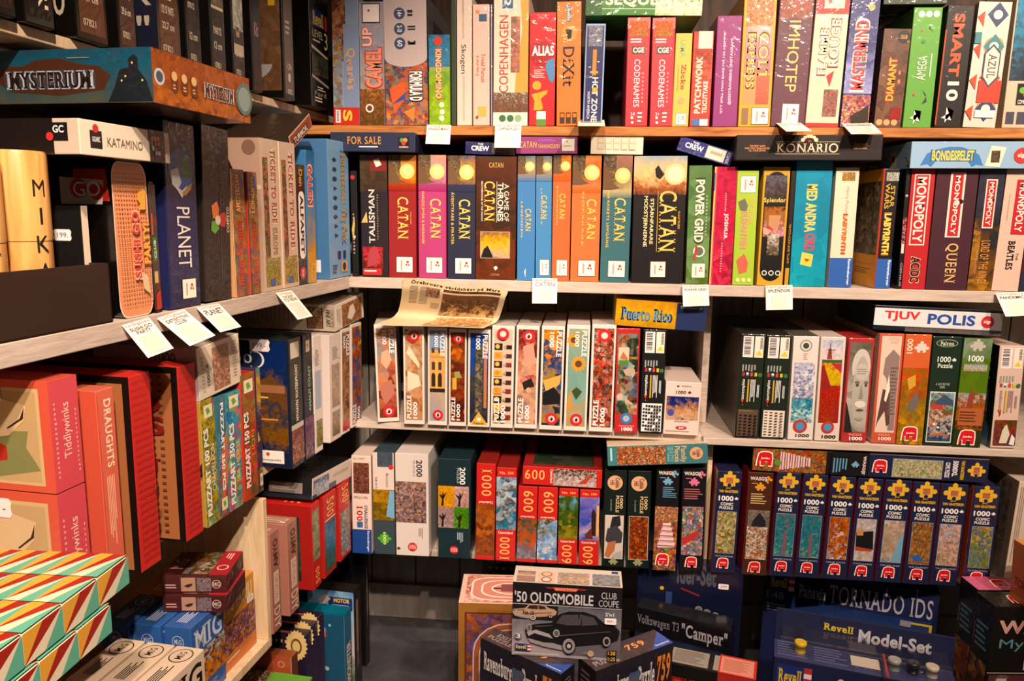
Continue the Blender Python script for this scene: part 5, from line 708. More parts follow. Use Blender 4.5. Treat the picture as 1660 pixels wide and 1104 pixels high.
LB(GB, -.917, .0, .751, .037, .306, .25, 'd4604a', 'salmon draughts box with a cream title, between the flea-flicking games and the tall red slipcases',
   [T('DRAUGHTS', 'eedcb8', .4, .05, .78, .38, 1, 'B'), LN('e8b898', .3, .42, .75, .78, 5, 1), LN('b8402c', .06, .02, .12, .98, 1, 1), F('L'), R('c8503a', 0, 0, 1, 1), R('241c30', .0, .06, .9, .95)]+[PG('d8b8a8', (.45+.3*i, .1+.26*j), (.6+.3*i, .23+.26*j), (.45+.3*i, .36+.26*j), (.3+.3*i, .23+.26*j)) for i in range(2) for j in range(3)]+[R('c0402c', .4, .07, .86, .17), LN('d8b890', .45, .08, .82, .16, 4), R('b8382a', .5, .78, .86, .94), T('DRAUGHTS', 'eedcb8', .58, .45, .84, .93, 1, 'B'), R('c8503a', .88, 0, 1, 1)], sides={'L': 'c8503a', 'T': 'd06a50'})
def slip(s, w, h, label, letters, price):
    n = 26; mb_ops = [LN('a31915', .1, .03+.036*k, .88, .045+.036*k, 11, 1) for k in range(n)]+[PG('3a1a14', *arc(1, .62, .16, .028, 90, 270, 8))]
    LB(GB, s, .0, .751, w, h, .26, 'bf241f', label, mb_ops+[F('L'), R('180f0c', 0, 0, 1, 1), R('a0623a', 0, .035, .955, .985)]+[LN('6a3a22', .05, .05+.04*k, .92, .065+.04*k, 14, 1) for k in range(23)]+[T(letters, '7a1a16', .4, .16, .9, .62, 0, 'B')]+([PR(price, .72, .1, .22)] if price else []), fin='card', sides={'T': 'b8261e', 'L': '180f0c'})
slip(-.847, .049, .312, 'tall red slipcase printed with rows of dark words, left one of the pair', 'D\nSS\nS\nBU', '')
slip(-.731, .05, .304, 'tall red slipcase with a 325 price label, right one of the pair', 'ND\nERS\nES\nBU', '325.-')
GRP = 'art puzzles and city puzzles on the left shelf'
B(JP, (-0.654, 1.232, 0.983, 84.4, 2.9, 0.136, 0.094), .2, 'd8cab4', 'white thousand-piece box with an ornament photo lying on the slim art puzzles', [T('1000', '222', .19, .5, .25, .78, 3, 'b'), PC('222', .21, .4, .06), I('a8785a c89a80 8a5a44 b88a78', .33, .1, .72, .93, .8, 7), LN('b0a08c', .08, .2, .14, .9, 10), LN('b0a08c', .8, .1, .93, .85, 12),
  F('L'), R('b8a8a8', 0, 0, 1, 1), T('1000', '544', .6, .1, .8, .28), I('7a5a50 a88478 8a6a60', 0, .4, .9, 1, .8, 8)], sides={'T': 'a89c90', 'L': 'b8a8a8'})
def puzz(t1, t2, pal, c, sc=6): return [I(pal, 0, 0, 1, 1, .6, sc)]+([] if not c else [PG(c, (0, 0), (1, 0), (1, .35), (0, .6)), PG('c8642a', (.3, .5), (1, .3), (1, .7), (.4, .9))])
DJ = lambda v: [R('e0d8b0', .2, v, .85, v+.1), PG('5a9a3a', (.35, v+.03), (.55, v+.02), (.7, v+.06), (.45, v+.08))]
B(JP, (-0.654, 1.234, 0.751, 84.4, 0.7, 0.040, 0.231), .2, 'a8883a', 'slim art puzzle box with yellow-green leaves and flowers', puzz('', '', 'b85a8a 8a8a2a c8a82a 4a5a2a d0b83a 6a5a2a 7a9a6a c0c8a0', '')+[T('PUZZART 100 PCS', 'eee', .1, .22, .46, .92, 3, 'x'), T('CHAMELEON', 'e0e0d8', .58, .36, .86, .74, 3, 's')]+DJ(.04), fin='gloss')
B(JP, (-0.650, 1.275, 0.751, 84.4, -0.9, 0.029, 0.229), .2, '2a6878', 'slim teal and orange art puzzle box reading downwards', puzz('', '', '2a6a7a 2a5a6a 3a7a88 b8582a 2a5868 2a6a78', '2a6878')+[T('PUZZART 350 PCS', 'eee', .4, .06, .74, .78, 1, 'x'), T('OCTOPUS', '8ac', .04, .3, .28, .6, 1, 's')]+DJ(.84), fin='gloss')
B(JP, (-0.647, 1.305, 0.752, 84.4, -1.3, 0.048, 0.226), .2, '2a7a98', 'slim turquoise and pink art puzzle box with the sea animal title', puzz('', '', '2a5a98 3a88b0 4aa0a8 8ab040 c84a78 2a8a9a d88a40', '')+[T('PUZZART 350 PCS', 'eee', .16, .26, .5, .95, 3, 'x'), T('SEA HORSE', 'c8d878', .6, .42, .86, .78, 3, 's')]+DJ(.03), fin='gloss')
B(JP, (-0.641, 1.361, 0.751, 84.4, 0.1, 0.050, 0.251), .2, 'b83020', 'slim red art puzzle box with green leaves and a big cat title', puzz('', '', 'c83a24 6a7a30 a82a1c d0503a 3a5a2a b83020', '')+[T('PUZZART 150 PCS', 'eee', .12, .3, .46, .9, 3, 'x'), T('LION', 'e88a4a', .6, .46, .84, .66, 3, 's')]+DJ(.05), fin='gloss')
B(JP, (-0.636, 1.415, 0.751, 84.4, -0.6, 0.015, 0.254), .2, '3a2a48', 'dark purple art puzzle box, last of the slim row beside the night harbour puzzle', [I('2a2a30 c89a40 d8b060 2a1a38 3a2a5a 5a3a5a', 0, 0, 1, 1, .4, 4), R('3a7a80', 0, 0, 1, .05)]+DJ(.85), fin='gloss')
HS = [F('L'), I('14224e 16295a 1c2a4a 6a4420 2a2c38 7a5020 16223c 101a34', .05, .02, .97, .98, .1, 7), PC('ddd', .45, .16, .62), PC('1c2a50', .45, .16, .58), T('1000', 'ddd', .26, .12, .64, .19, 0, 'S'), PR('199.-', .72, .05, .2), R('8a5a3a', .3, .35, .95, .41), LN('c89a50', .3, .44, .95, .47, 1), LN('a03028', .3, .53, .9, .55, 1), LN('b87a30', .3, .58, .95, .64, 2), R('e0d8d0', .66, .86, .92, .96), D('b42', .76, .89, .018), T('lautapelit', '655', .69, .925, .89, .945)]
B(JP, (-0.622, 1.557, 0.751, 84.4, 0.3, 0.056, 0.288), .24, '1c2c30', 'dark puzzle box whose big side shows a night harbour with a piece outline and 1000', [R('c8c0b0', .1, .03, .8, .15), T('NYHAVN WATERFRONT', 'd8d0c0', .4, .2, .62, .64, 3, 'x'), R('c8b8a8', 0, .66, 1, .7), I('2a4a90 a85a30 3a3a5a d08a40 2a3a70', 0, .7, 1, .96, .7, 6)]+HS, sides={'L': '16223c'})
B(JP, (-0.616, 1.620, 0.751, 84.4, -0.1, 0.046, 0.288), .24, '1a2430', 'dark puzzle box with green lettering right behind the night harbour puzzle', [R('d8d0c0', .3, .05, .7, .14), D('c84', .5, .09, .1), T('AMALFI COAST', '7ab09a', .45, .25, .7, .62, 3, 'x'), I('3a3a6a 8a5a70 4a3a5a b88a60', 0, .66, 1, .98, .6, 6)], sides={'L': '16223c'})
B(JP, (-0.611, 1.668, 0.751, 84.4, -0.6, 0.042, 0.278), .27, WB, 'white-edged puzzle box with barcode and a tree picture, left of the plain-sided white one', [LN('777', .2, .12, .7, .26, 9), R('8a5a3a', .2, .4, .34, .5), R('9ab', .15, .3, .85, .62), I('9a9a90 8a7a30 3a3a2a', .2, .72, .95, .95, .5, 4)], sides={'L': 'c0b4ac'})
B(JP, (-0.603, 1.749, 0.753, 84.4, -1.7, 0.068, 0.265), .27, 'd0c2b8', 'white-edged puzzle box with its plain white side towards us, barcode on the end', [LN('777', .25, .12, .8, .24, 9), PG('d8b830', (.7, .24), (.85, .21), (.95, .24)), R('8a6a50', .2, .28, .85, .68), I('a08a78 b8a090 8a7a6a', .2, .28, .85, .68, .4, 4), I('a89880 7a5a3a', .2, .72, .85, .95, .4, 4)], sides={'L': 'c8bab4'})
B(JP, (-0.596, 1.819, 0.753, 84.4, -2.2, 0.051, 0.268), .27, WB, 'white-edged puzzle box with a brown library picture and red round logo', [I('8a5a40 a87a5a 6a4030 b08a68 5a3a2c', .08, .03, .95, .97, .7, 6), T('PUZZLE', 'eee', .56, .06, .9, .26, 1, 'b'), T('500', 'eee', .2, .06, .45, .18, 1, 'b'), D('c21f24', .5, .92, .3)], sides={'L': 'b8aca4'})
B(JP, (-0.590, 1.882, 0.753, 84.4, -1.8, 0.068, 0.272), .27, WB, 'white-edged puzzle box with an orange crowd painting, last of the left row in the corner', [I('d8a830 b8602a a04a20 2a5a8a b86a30 8a4a28 5a3020', .08, .03, .95, .97, .6, 5), T('PUZZLE', 'eee', .12, .78, .42, .96, 3, 'b'), T('1000', 'eee', .55, .82, .8, .96, 3, 'b')], sides={'L': 'b8aca4'})
B(JP, (-0.598, 1.798, 1.021, 84.4, 4.1, 0.178, 0.066), .27, 'd4c4b4', 'white fine-art puzzle box with a sketched figure photo lying over the corner puzzles', [I('b88a68 8a5a40 a87a5a', .22, .12, .92, .96, .5, 3), PG('d8c8b8', (.4, .7), (.5, .3), (.62, .25), (.7, .6), (.55, .85)), R('d8c8b8', .93, 0, 1, 1), LN('a89888', .05, .2, .18, .8, 3, 1),
  F('L'), R('a89888', 0, 0, 1, 1), LN('8a7a6c', .1, .1, .62, .95, 12, 1), R('3a2a24', .72, .12, .88, .92), I('b89a80 6a4a3a 8a6a50', .73, .14, .87, .9, .5, 4), T('FINE ART', '332', .91, .2, .95, .85, 1, 'b'), T('COLLECTION', '665', .955, .2, .985, .85, 1, 's')], sides={'T': '8a7a68', 'L': 'a89888'})
GRP = 'puzzles on the lower left shelf in the corner'
PK = [T('ANYO', 'c89878', .25, .1, .75, .3, 1, 'S')]
def diy(): return [T('AMYO', '5a2a24', .3, .08, .78, .36, 3, 'x'), R('d8b8a8', .25, .4, .8, .72), T('GRVOAL', 'a87868', .36, .43, .7, .69, 1, 's'), T('DIY', 'e8d0c0', .2, .76, .82, .98, 1, 'S'), F('L'), LN('9a6a5a', .1, .1, .2, .9, 10), R('e0d0c8', .6, .45, .9, .47), D('e0d0c8', .85, .25, .05), F('T'), T('DIY', 'e8d0c0', .2, .55, .8, .95, 0, 'S')]
B(JP, (-0.633, 1.446, 0.423, 84.4, -0.1, 0.038, 0.225), .2, 'a06a5a', 'dusty pink craft kit box beside the cream upright panel', diy(), cat='craft kit')
B(JP, (-0.626, 1.521, 0.423, 84.4, -0.1, 0.046, 0.214), .2, 'a06a5a', 'dusty pink craft kit box touching the tall red 500-piece box', diy(), cat='craft kit')
B(JP, (-0.614, 1.640, 0.423, 84.4, 1.0, 0.043, 0.212), .25, RD, 'red 500-piece box with a relief picture, nearest of the three in the lower left corner', [I('8a8a70 a89a78 6a6a50 b8a890', .06, .08, .9, .66, .6, 5), T('500', 'e8a860', .25, .76, .75, .95, 3, 'S'), F('L'), I('2a3428 3a4438 1c241c', .1, .14, .88, .9, .4, 3), F('T'), LN('e8a860', .3, .7, .5, .9, 3)], sides={'L': '9a1a16'})
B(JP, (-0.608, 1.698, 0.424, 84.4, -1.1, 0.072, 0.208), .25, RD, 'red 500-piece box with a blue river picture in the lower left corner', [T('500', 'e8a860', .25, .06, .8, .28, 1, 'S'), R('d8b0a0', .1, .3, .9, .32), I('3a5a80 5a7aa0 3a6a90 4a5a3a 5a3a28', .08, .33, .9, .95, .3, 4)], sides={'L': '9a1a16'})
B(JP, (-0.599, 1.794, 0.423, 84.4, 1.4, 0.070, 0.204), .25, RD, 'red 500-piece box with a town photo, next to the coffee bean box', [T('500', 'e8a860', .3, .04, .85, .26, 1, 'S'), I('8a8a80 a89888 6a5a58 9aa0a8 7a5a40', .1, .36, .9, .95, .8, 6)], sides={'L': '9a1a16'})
B(JP, (-0.614, 1.644, 0.648, 84.4, -5.5, 0.232, 0.050), .24, 'c8b4a8', 'white and dark mountain puzzle box lying slanted on the red 500-piece boxes', [I('3a4a6a 6a7a98 c8c8d0 4a4a50', .03, .15, .4, .97, .4, 3), LN('a89a90', .5, .35, .9, .65, 1), R('3a4a5a', .4, .7, .58, .97), R('1a2430', 0, .82, .1, 1), F('L'), R('1c2024', 0, 0, 1, 1), R('8a7a74', .55, .25, .9, .75), LN('c8b8b0', .58, .32, .85, .65, 4), R('24323e', 0, .8, 1, 1)], sides={'T': '16181c', 'L': '1c2024'}, grp='boxes lying flat on top of other boxes')

# ---------------------------------------------------------------- lower left cubby
GRP = 'animal quiz boxes in the lower left cubby'
QB = 'quiz_game_box'
def mig(col, ink, t, extra=()): return [T(t, ink, .08, .08, .92, .34, 0, 'B')]+list(extra)+[F('T'), D(ink, .78, .5, .16), D(col, .78, .5, .145), T('MIG', ink, .69, .38, .87, .62, 0, 'S'), LN(ink, .14, .3, .56, .7, 5), F('L'), D(ink, .5, .18, .22), D(col, .5, .18, .2), T('MIG', ink, .36, .15, .64, .21, 0, 'S')]
PP = [I('a8583a c88a4a 3a4a8a 7a3a2c b86a4a d89a60', 0, .38, 1, .85, .9, 5)]
LB(QB, -.612, -.02, .423, .122, .16, .075, 'c8842c', 'orange family quiz box with a picture front, at the right end of the cubby', mig('c8842c', 'f0d8a0', 'MIG FAMILJ', PP+[R('c86a2c', 0, .8, 1, 1), LN('f0d0a0', .1, .86, .6, .9, 1), PR('279', .85, .32, .2)]))
LB(QB, -.62, -.1, .423, .122, .156, .1, 'c07a28', 'second orange quiz box right behind the family one', mig('c07a28', 'e8c890', 'MIG')[1:])
for i, (off, ss, lab) in enumerate(((-.012, -.717, 'blue shrink-wrapped quiz box with big white letters, frontmost of the blue three'), (-.069, -.722, 'blue shrink-wrapped quiz box in the middle of the blue three'), (-.127, -.728, 'blue shrink-wrapped quiz box, rearmost of the three beside the patterned stack'))):
    LB(QB, ss, off, .423, .102, .16, .053, '2a5aa0', lab, mig('2a5aa0', 'c8d0e0', 'MIG', [I('8a8a8a c8c0b8 3a3434 c86a2a d89040 2a4a8a', 0, .36, 1, .78, .5, 4), D('222', .2, .5, .06), LN('9ab', .3, .84, .8, .94, 3)]))
for i, (off, lab) in enumerate(((.047, 'cream quiz box with black slanted letters, frontmost of the cream three'), (-.008, 'cream quiz box in the middle of the cream three'), (-.064, 'cream quiz box, rearmost of the three in the shadow of the patterned stack'))):
    LB(QB, -.89, off, .423, .122, .16, .05, 'd0b8a0', lab, mig('d0b8a0', '1c1614', 'MIG', [T('Golf', '1c1614', .4, .36, .9, .5, 0, 'B'), I('8a6a3a 3a3a3a d8b060', 0, .5, 1, .9, .6, 4)]), fin='card')
def brown(z, x, y, yaw, lab): B(QB, (x, y, z, yaw, 0, .118, .034), .1, '4a1a1c', lab, [R('5a1c20', .3, .1, .5, .9), R('a8806a', .3, .12, .52, .9), PG('3a2018', (.34, .6), (.4, .5), (.48, .45), (.46, .6), (.4, .7)), LN('c8988a', .06, .5, .24, .8, 2), D('c8a8a0', .84, .5, .07), D('4a1a1c', .84, .5, .06), T('MIG', 'c8a8a0', .79, .38, .89, .62), I('3a2a30 8a7a80 4a2a34', .54, .12, .76, .9, .6, 4),
   F('T'), I('5a2c20 8a5a30 3a4a30 b0a090 8a2a2c', .3, .05, .72, .95, .6, 4), R('a8202a', .72, 0, 1, 1), T('MIG', 'c8988a', .05, .35, .25, .75, 3, 'S'), D('e0c8b8', .86, .7, .09), D('a8202a', .86, .7, .07), LN('e8b8b0', .8, .1, .92, .4, 3, 1)])
brown(.584, -.748, 1.234, 6, 'lower of two maroon quiz boxes lying on the blue quiz boxes')
brown(.619, -.750, 1.238, 8, 'upper of two maroon quiz boxes lying on the blue quiz boxes')
GRP = 'triangle-patterned boxes at lower left'
YE, RE, WH, TE = 'd89c34', '9c2016', 'ddd0b4', '5aa890'
def tri(n, sh, flip=0):
    o = []
    for k in range(-2, n+2):
        w = 1/n; t = [k*w, (k+.5)*w, (k+1)*w]; b = [k*w-sh, (k+.5)*w-sh, (k+1)*w-sh]
        for c, p in ((YE, ((t[0], 0), (t[1], 0), (b[0], 1))), (RE, ((t[1], 0), (t[2], 0), (b[0], 1))), (WH, ((b[0], 1), (b[1], 1), (t[2], 0))), (TE, ((b[1], 1), (b[2], 1), (t[2], 0)))):
            q = [(min(1, max(0, u)), v) for u, v in p] if 0 else clip(p)
            if len(q) > 2: o.append(PG(c, *q))
    return o
def clip(p):
    for lo, sg in ((0, 1), (1, -1)):
        r = []
        for a, b in zip(p, p[1:]+p[:1]):
            fa, fb = sg*(a[0]-lo), sg*(b[0]-lo)
            if fa >= 0: r.append(a)
            if fa*fb < 0: f = fa/(fa-fb); r.append((a[0]+(b[0]-a[0])*f, a[1]+(b[1]-a[1])*f))
        p = tuple(r)
        if len(p) < 3: break
    return p
for i in range(5):
    B('patterned_gift_box', (-.712, .771-.0595*i, .859, 0, 0, .168, .034), .0585, WH, ['farthest from us of the top layer of triangle-patterned boxes', 'second farthest of the top layer of triangle-patterned boxes', 'third farthest of the top layer of triangle-patterned boxes', 'second nearest of the top layer of triangle-patterned boxes', 'nearest box of the top layer of triangle-patterned boxes, mostly below the frame'][i], [F('T')]+tri(5, 0)+[F('R')]+tri(1, 0)+[F('F')]+tri(5, 0), fin='card', cat='gift box')
for i in range(4):
    B('patterned_gift_box', (-.712, .7285-.0595*i, .819, 0, 0, .170, .034), .0585, WH, ['farthest from us of the lower layer of triangle-patterned boxes', 'second farthest of the lower layer of triangle-patterned boxes', 'third farthest of the lower layer of triangle-patterned boxes', 'nearest box of the lower layer of triangle-patterned boxes, mostly below the frame'][i], [F('T')]+tri(5, 0)+[F('R')]+tri(1, 0), fin='card', cat='gift box')
B('cardboard_carton', (-.70, .43, 0, 0, 0, .07, .818), .26, '2a1a12', 'plain dark carton under the triangle-patterned boxes', [], cat='carton', fin='card', grp=None)

# ---------------------------------------------------------------- left floor
GRP = 'boxes standing on the floor at left'
LB('toy_box', -.125, .012, 0, .05, .285, .19, '1d5a78', 'tall teal blue toy box with a round blue logo on the floor', [T('PLAYMONSTER', 'd8b8a0', .3, .3, .8, .9, 3, 'x'), R('3a88b8', 0, 0, .1, 1), F('L'), R('1a4a68', 0, 0, 1, 1), PG('4a88b8', *arc(.62, .16, .13, .06, 180, 360, 8)), R('b85a30', .5, .16, .74, .22), R('d89a50', .52, .15, .72, .17), D('8ab', .8, .1, .02)]+[D('9aa8b0', .5+.05*k, .47+.012*k, .03) for k in range(6)]+[T('104', '1a1a2a', .56, .62, .66, .67, 0, 'b'), LN('4a6a80', .56, .68, .74, .71, 1), F('T'), I('1c6a80 2a7a90 1a5870', 0, 0, 1, 1, .2, 2)], cat='toy box', sides={'T': '1f6a80', 'L': '1a4a68'}, fin='gloss')
LB('toy_box', -.03, .0, 0, .05, .3, .19, '141418', 'dark-ended motor kit box with a sky picture side, behind the teal one', [LN('a87a60', .3, .1, .6, .9, 4, 1), F('L'), I('3a6a98 8ab0d0 a8b8c8 c8b8c0 5a6a3a 8a7a8a', .3, 0, 1, 1, .15, 2), R('1a2a68', .62, .06, .98, .18), T('MOTOR', 'e0b83a', .7, .07, .94, .11, 0, 'x'), LN('9ab', .68, .13, .94, .15, 1), PG('c8b0b0', (.45, .1), (.58, .04), (.66, .08), (.55, .14))], cat='toy box', sides={'T': '2a2420'}, fin='gloss')
for i in range(3):
    s = -.245-.034*i
    o = LB('puzzle_gift_box', s, .0, 0, .031, .345-.004*i, .16, '2a1f3c', ['farthest of three violet boxes with gold gear corners, against the teal toy box', 'middle one of three violet boxes with gold gear corners', 'nearest of three violet boxes with gold gear corners'][i], [R('2f2444', 0, 0, 1, 1), F('L'), LN('c8a860', .3, .045, .98, .07, 9, 1), F('T'), PG('a8503a', (.2, .2), (.4, .3), (.35, .8), (.15, .7))], cat='puzzle box')
    g = MB(); n = 40; pts = [(.0+(.024+.004*(k % 2))*math.cos(k*2*math.pi/n), (.034+.005*(k % 2))*math.sin(k*2*math.pi/n)) for k in range(n)]
    for y in (-.002, -.0005): g.face([(-.001+(-.001 if y < -.001 else 0), .022+a, .32-.004*i+b) for a, b in pts], mat('d8b878', 'card'))
    ring = [(.014*math.cos(k*.3142), .02*math.sin(k*.3142)) for k in range(20)]; g.face([(-.0025, .022+a, .318-.004*i+b) for a, b in ring], mat('6a4a28', 'card')); g.face([(-.003, .022+a*.7, .318-.004*i+b*.7) for a, b in ring], mat('d8b878', 'card'))
    g.build('gear_emblem', o)
LB('toy_box', -.372, -.005, 0, .03, .318, .16, '6a3018', 'burnt orange toy box with a grey wave, behind the green one', [F('L'), R('a8482a', 0, 0, 1, 1), PG('4a5a58', (0, .1), (.3, .14), (.7, .2), (.85, .28), (1, .3), (1, 1), (0, 1)), D('d8a080', .84, .06, .05), D('a8482a', .84, .06, .04), R('8a8a80', .985, 0, 1, 1)], cat='toy box', sides={'L': 'a8482a', 'T': '8a4428'})
LB('toy_box', -.428, .05, 0, .045, .285, .17, '4a7a2a', 'bright green racing car toy box at the foot of the cream cubby', [I('1c1c1c 4a7a2a 222', 0, .1, 1, 1, .5, 4), F('T'), R('5a9a30', 0, 0, 1, 1), I('3a5a24 8a2a20 1c1c1c c8b8a8 5a8a30', .0, .02, .98, .45, .9, 8), R('3a7a28', 0, .0, 1, .02), F('L'), R('c8a030', 0, 0, 1, .03), R('18181c', 0, .03, 1, 1), PG('5a4aa8', *arc(.3, .14, .22, .03, 180, 360, 10)), T('ROBO-CROSS', 'd8e0c0', .5, .1, .9, .13)], cat='toy box', fin='gloss', sides={'T': '5a9a30', 'L': '18181c'})
LB(MK, .1, -.02, 0, .03, .4, .2, '0d0c0e', 'tall black kit box standing deepest in the left corner on the floor', [LN('8a7a70', .4, .1, .6, .8, 3, 1)])

# ---------------------------------------------------------------- centre floor
GRP = 'boxes on the floor in front of the shelves'
B('wooden_board_game', (-.278, 1.7, 0, 4, 0, .25, .383), .15, '7a4a1c', 'tall ornate box with concentric track patterns in orange and blue, left of the car kit', [R('8a5a24', 0, 0, 1, 1), R('5a2a14', .06, .06, .94, .97), I('a8582a 7a4a38 5a4a78 b8682a 6a5a7a', .08, .07, .92, .96, .7, 7)]+[x for k in range(5) for x in (PG('c8b8c0', *rr(.14+.06*k, .13+.04*k, .94-.05*k, .92-.04*k, .34-.05*k, .2-.025*k)), PG(['9a5028', '8a4a30', '6a4a60', 'a85a2c', '7a4434'][k], *rr(.152+.06*k, .137+.04*k, .928-.05*k, .913-.04*k, .335-.05*k, .195-.025*k)))]+[F('T'), R('c8a898', 0, 0, 1, 1), I('c89888 a85a50 d8b8a8 c86a5a', .05, .04, .95, .96, .6, 5)]+[x for k in range(3) for x in (PG('d8c8c0', *rr(.1+.1*k, .1+.1*k, .9, .9-.1*k, .2, .2)), PG('b87868', *rr(.12+.1*k, .13+.1*k, .88, .87-.1*k, .19, .19)))]+[R('6a3a44', .4, .35, .8, .6)], cat='board game', fin='card')
def car(body, dark, glass, tyre, u, v, W, H):
    P = lambda *p: [(u+x*W, v+y*H) for x, y in p]
    E = lambda c, x, y, rx, ry: PG(c, *arc(u+x*W, v+y*H, rx*W, ry*H, 0, 360, 18))
    return [PG(body, *P((.0, .52), (.03, .44), (.1, .38), (.28, .32), (.36, .12), (.46, .04), (.62, .03), (.74, .1), (.82, .24), (.94, .3), (1, .42), (.98, .62), (.9, .7), (.46, .84), (.4, .9), (.1, .82), (.02, .68))),
      PG(glass, *P((.33, .32), (.39, .13), (.56, .1), (.57, .34), (.45, .36))), PG(glass, *P((.6, .1), (.72, .14), (.77, .3), (.6, .35))), PG(dark, *P((.56, .34), (.585, .34), (.6, .1), (.58, .08))),
      PG('9a9294', *P((.02, .56), (.12, .5), (.26, .58), (.3, .68), (.22, .64), (.1, .58), (.04, .66))), PG('8a8488', *P((.03, .7), (.2, .78), (.3, .78), (.42, .84), (.4, .93), (.22, .88), (.06, .8))),
      E('8a8488', .045, .46, .03, .09), E('5a5458', .045, .46, .02, .06), E('9a9498', .335, .55, .035, .09), E('5a5458', .335, .55, .024, .065),
      E('1a1618', .47, .82, .075, .19), E(tyre, .47, .82, .065, .17), E('2a2628', .47, .82, .038, .1), E('b0a8ac', .47, .82, .02, .05), E('1a1618', .86, .66, .05, .13), E(tyre, .865, .66, .04, .11), E('2a2628', .865, .66, .024, .07),
      PG(dark, *P((.36, .58), (.9, .42), (.9, .44), (.37, .61))), PG(dark, *P((.1, .4), (.28, .36), (.3, .38), (.12, .43)))]
def rev(u0, v0, u1, v1): return [R('1a2a70', u0, v0, u1, v1), T('Revell', 'd8b828', u0+(u1-u0)*.06, v0+(v1-v0)*.18, u0+(u1-u0)*.72, v0+(v1-v0)*.84, 0, 'B'), R('e0d8d8', u0+(u1-u0)*.78, v0, u1, v1), R('b8283a', u0+(u1-u0)*.78, v0, u1, v0+(v1-v0)*.24), R('b8283a', u0+(u1-u0)*.78, v0+(v1-v0)*.45, u1, v0+(v1-v0)*.7)]
B(MK, (-.13, 1.5, .382, 0, 0, .229, .166), .075, '1d1a1d', 'black car model kit with a dark 1950s coupe on two escape puzzles',
  [I('4a4a52 6a6a72 8a8288 a89aa0 9a929a', 0, .3, 1, 1, .1, 1.5), R('1d1a1e', 0, 0, 1, .295), R('b8b0b4', 0, .285, 1, .293), PG('222024', (0, .3), (.42, .3), (.42, .5), (0, .5)), T("'50 OLDSMOBILE", 'b8b4bc', .02, .115, .74, .265, 0, 'b'), T('CLUB\nCOUPE', 'b0acb4', .79, .07, .97, .265, 0, 's'), PG('a82a20', (.3, .045), (.68, .045), (.66, .06), (.32, .06)), PG('c8503a', (.37, .04), (.6, .04), (.58, .085), (.39, .085)), T('Special Edition', 'e0b890', .39, .045, .59, .075, 0, 's'), PG('5a5460', (.5, .95), (.62, .78), (1, .6), (1, .95))]
  +car('b08a70', '5a3a30', '3a3034', 'c8b0a0', .0, .27, .41, .23)+[T('No 12', '3a2018', .1, .37, .2, .42)]+car('1b191b', '4a474a', '4a4448', '8a8088', .12, .32, .87, .6)
  +[D('9a98a0', .06, .71, .034), D('4a4a50', .06, .71, .03), T('3', 'dcd8dc', .04, .68, .08, .74)]+rev(.03, .815, .18, .9)+[LN('b8b0b4', .03, .93, .54, .96, 1), D('b89a70', .73, .89, .03), LN('8a8488', .66, .88, .82, .9, 1), R('1a1614', .88, .83, .965, .9), R('1a1614', .88, .91, .965, .98), T('128', 'd8a030', .89, .84, .955, .89), T('1:25', 'd8a030', .89, .92, .955, .97), T("2'n1", 'd0ccd0', .85, .315, .93, .365), PR('449:-', .9, .43, .11),
   F('T'), R('b8aea4', 0, 0, 1, 1), I('a88070 6a4a44 c8a890 8a6a60', .03, .3, .2, .55, .5, 5), R('8a6a60', .03, .6, .2, .95), R('c8a088', .23, .3, .38, .95), D('6a4a44', .305, .45, .05), D('c8a088', .305, .45, .04), D('8a5a54', .305, .78, .05), D('d8b8a8', .305, .78, .035), I('b88868 8a8488 c8a888 5a5458', .41, .3, .7, .95, .5, 4), I('5a5458 8a8a90 4a3a38', .73, .3, .98, .95, .5, 4), R('1a2a60', .91, .08, .97, .2)], fin='card')
def exitp(): return [I('24202a 1c1a24 2a2430', 0, 0, 1, .35, .3, 3), T('Ravensburger', 'c8c0c0', .05, .07, .48, .22, 0, 'B'), T('Puzzle', 'c8c0c0', .54, .07, .76, .22, 0, 'B'), T('759', 'c8702a', .79, .05, .97, .22, 0, 'B'), I('3a4a78 5a5a6a 2a3448', .42, .09, .56, .26, .5, 6), R('8a7a68', .1, .28, .9, 1), I('1c2420 2a3430 24302a 3a3a38', .11, .285, .89, 1, .5, 5)]
def exitt(): return [F('T'), I('2a2228 3a3038 4a3c3a 2a2430', 0, 0, 1, 1, .4, 4), PG('2a4a98', (1, .15), (1, 1), (.72, 1)), T('759', 'd88a4a', .5, .3, .74, .6, 0, 'B'), T('EXIT\nPUZZLE', '9a8a88', .05, .25, .35, .8, 0, 'b'), T('Ravensburger', 'd8d8e0', .8, .8, .98, .92, 0, 'b')]
B(JP, (-.205, 1.557, 0, -32.4, 0, .216, .381), .052, '1a171c', 'black escape puzzle box under the left side of the car kit', exitp()+[F('R'), LN('6a5a60', .3, .05, .8, .18, 6)]+exitt(), sides={'T': '2a2428'})
B(JP, (.049, 1.46, 0, 37, 0, .214, .381), .062, '1a171c', 'black escape puzzle box with a price label, under the car kit\'s right side', exitp()+[PR('349:-', .86, .33, .1), F('L'), LN('5a5058', .2, .05, .8, .3, 8)]+exitt(), sides={'T': '2a2428'})
B(MK, (-.27, 2.08, 0, -4, 0, .17, .378), .06, '0d0c0f', 'black model kit with LEVEL 4 in grey, behind the ornate box', rev(.35, .0, .95, .09)+[T('LEVEL', '8a8288', .1, .12, .7, .18, 0, 's'), T('4', '9a9298', .74, .14, .9, .26, 0, 's'), LN('8a8288', .1, .21, .7, .235, 5, 1), D('8a2420', .5, .222, .04), T('1:16', '6a6468', .1, .36, .4, .43, 0, 's')])
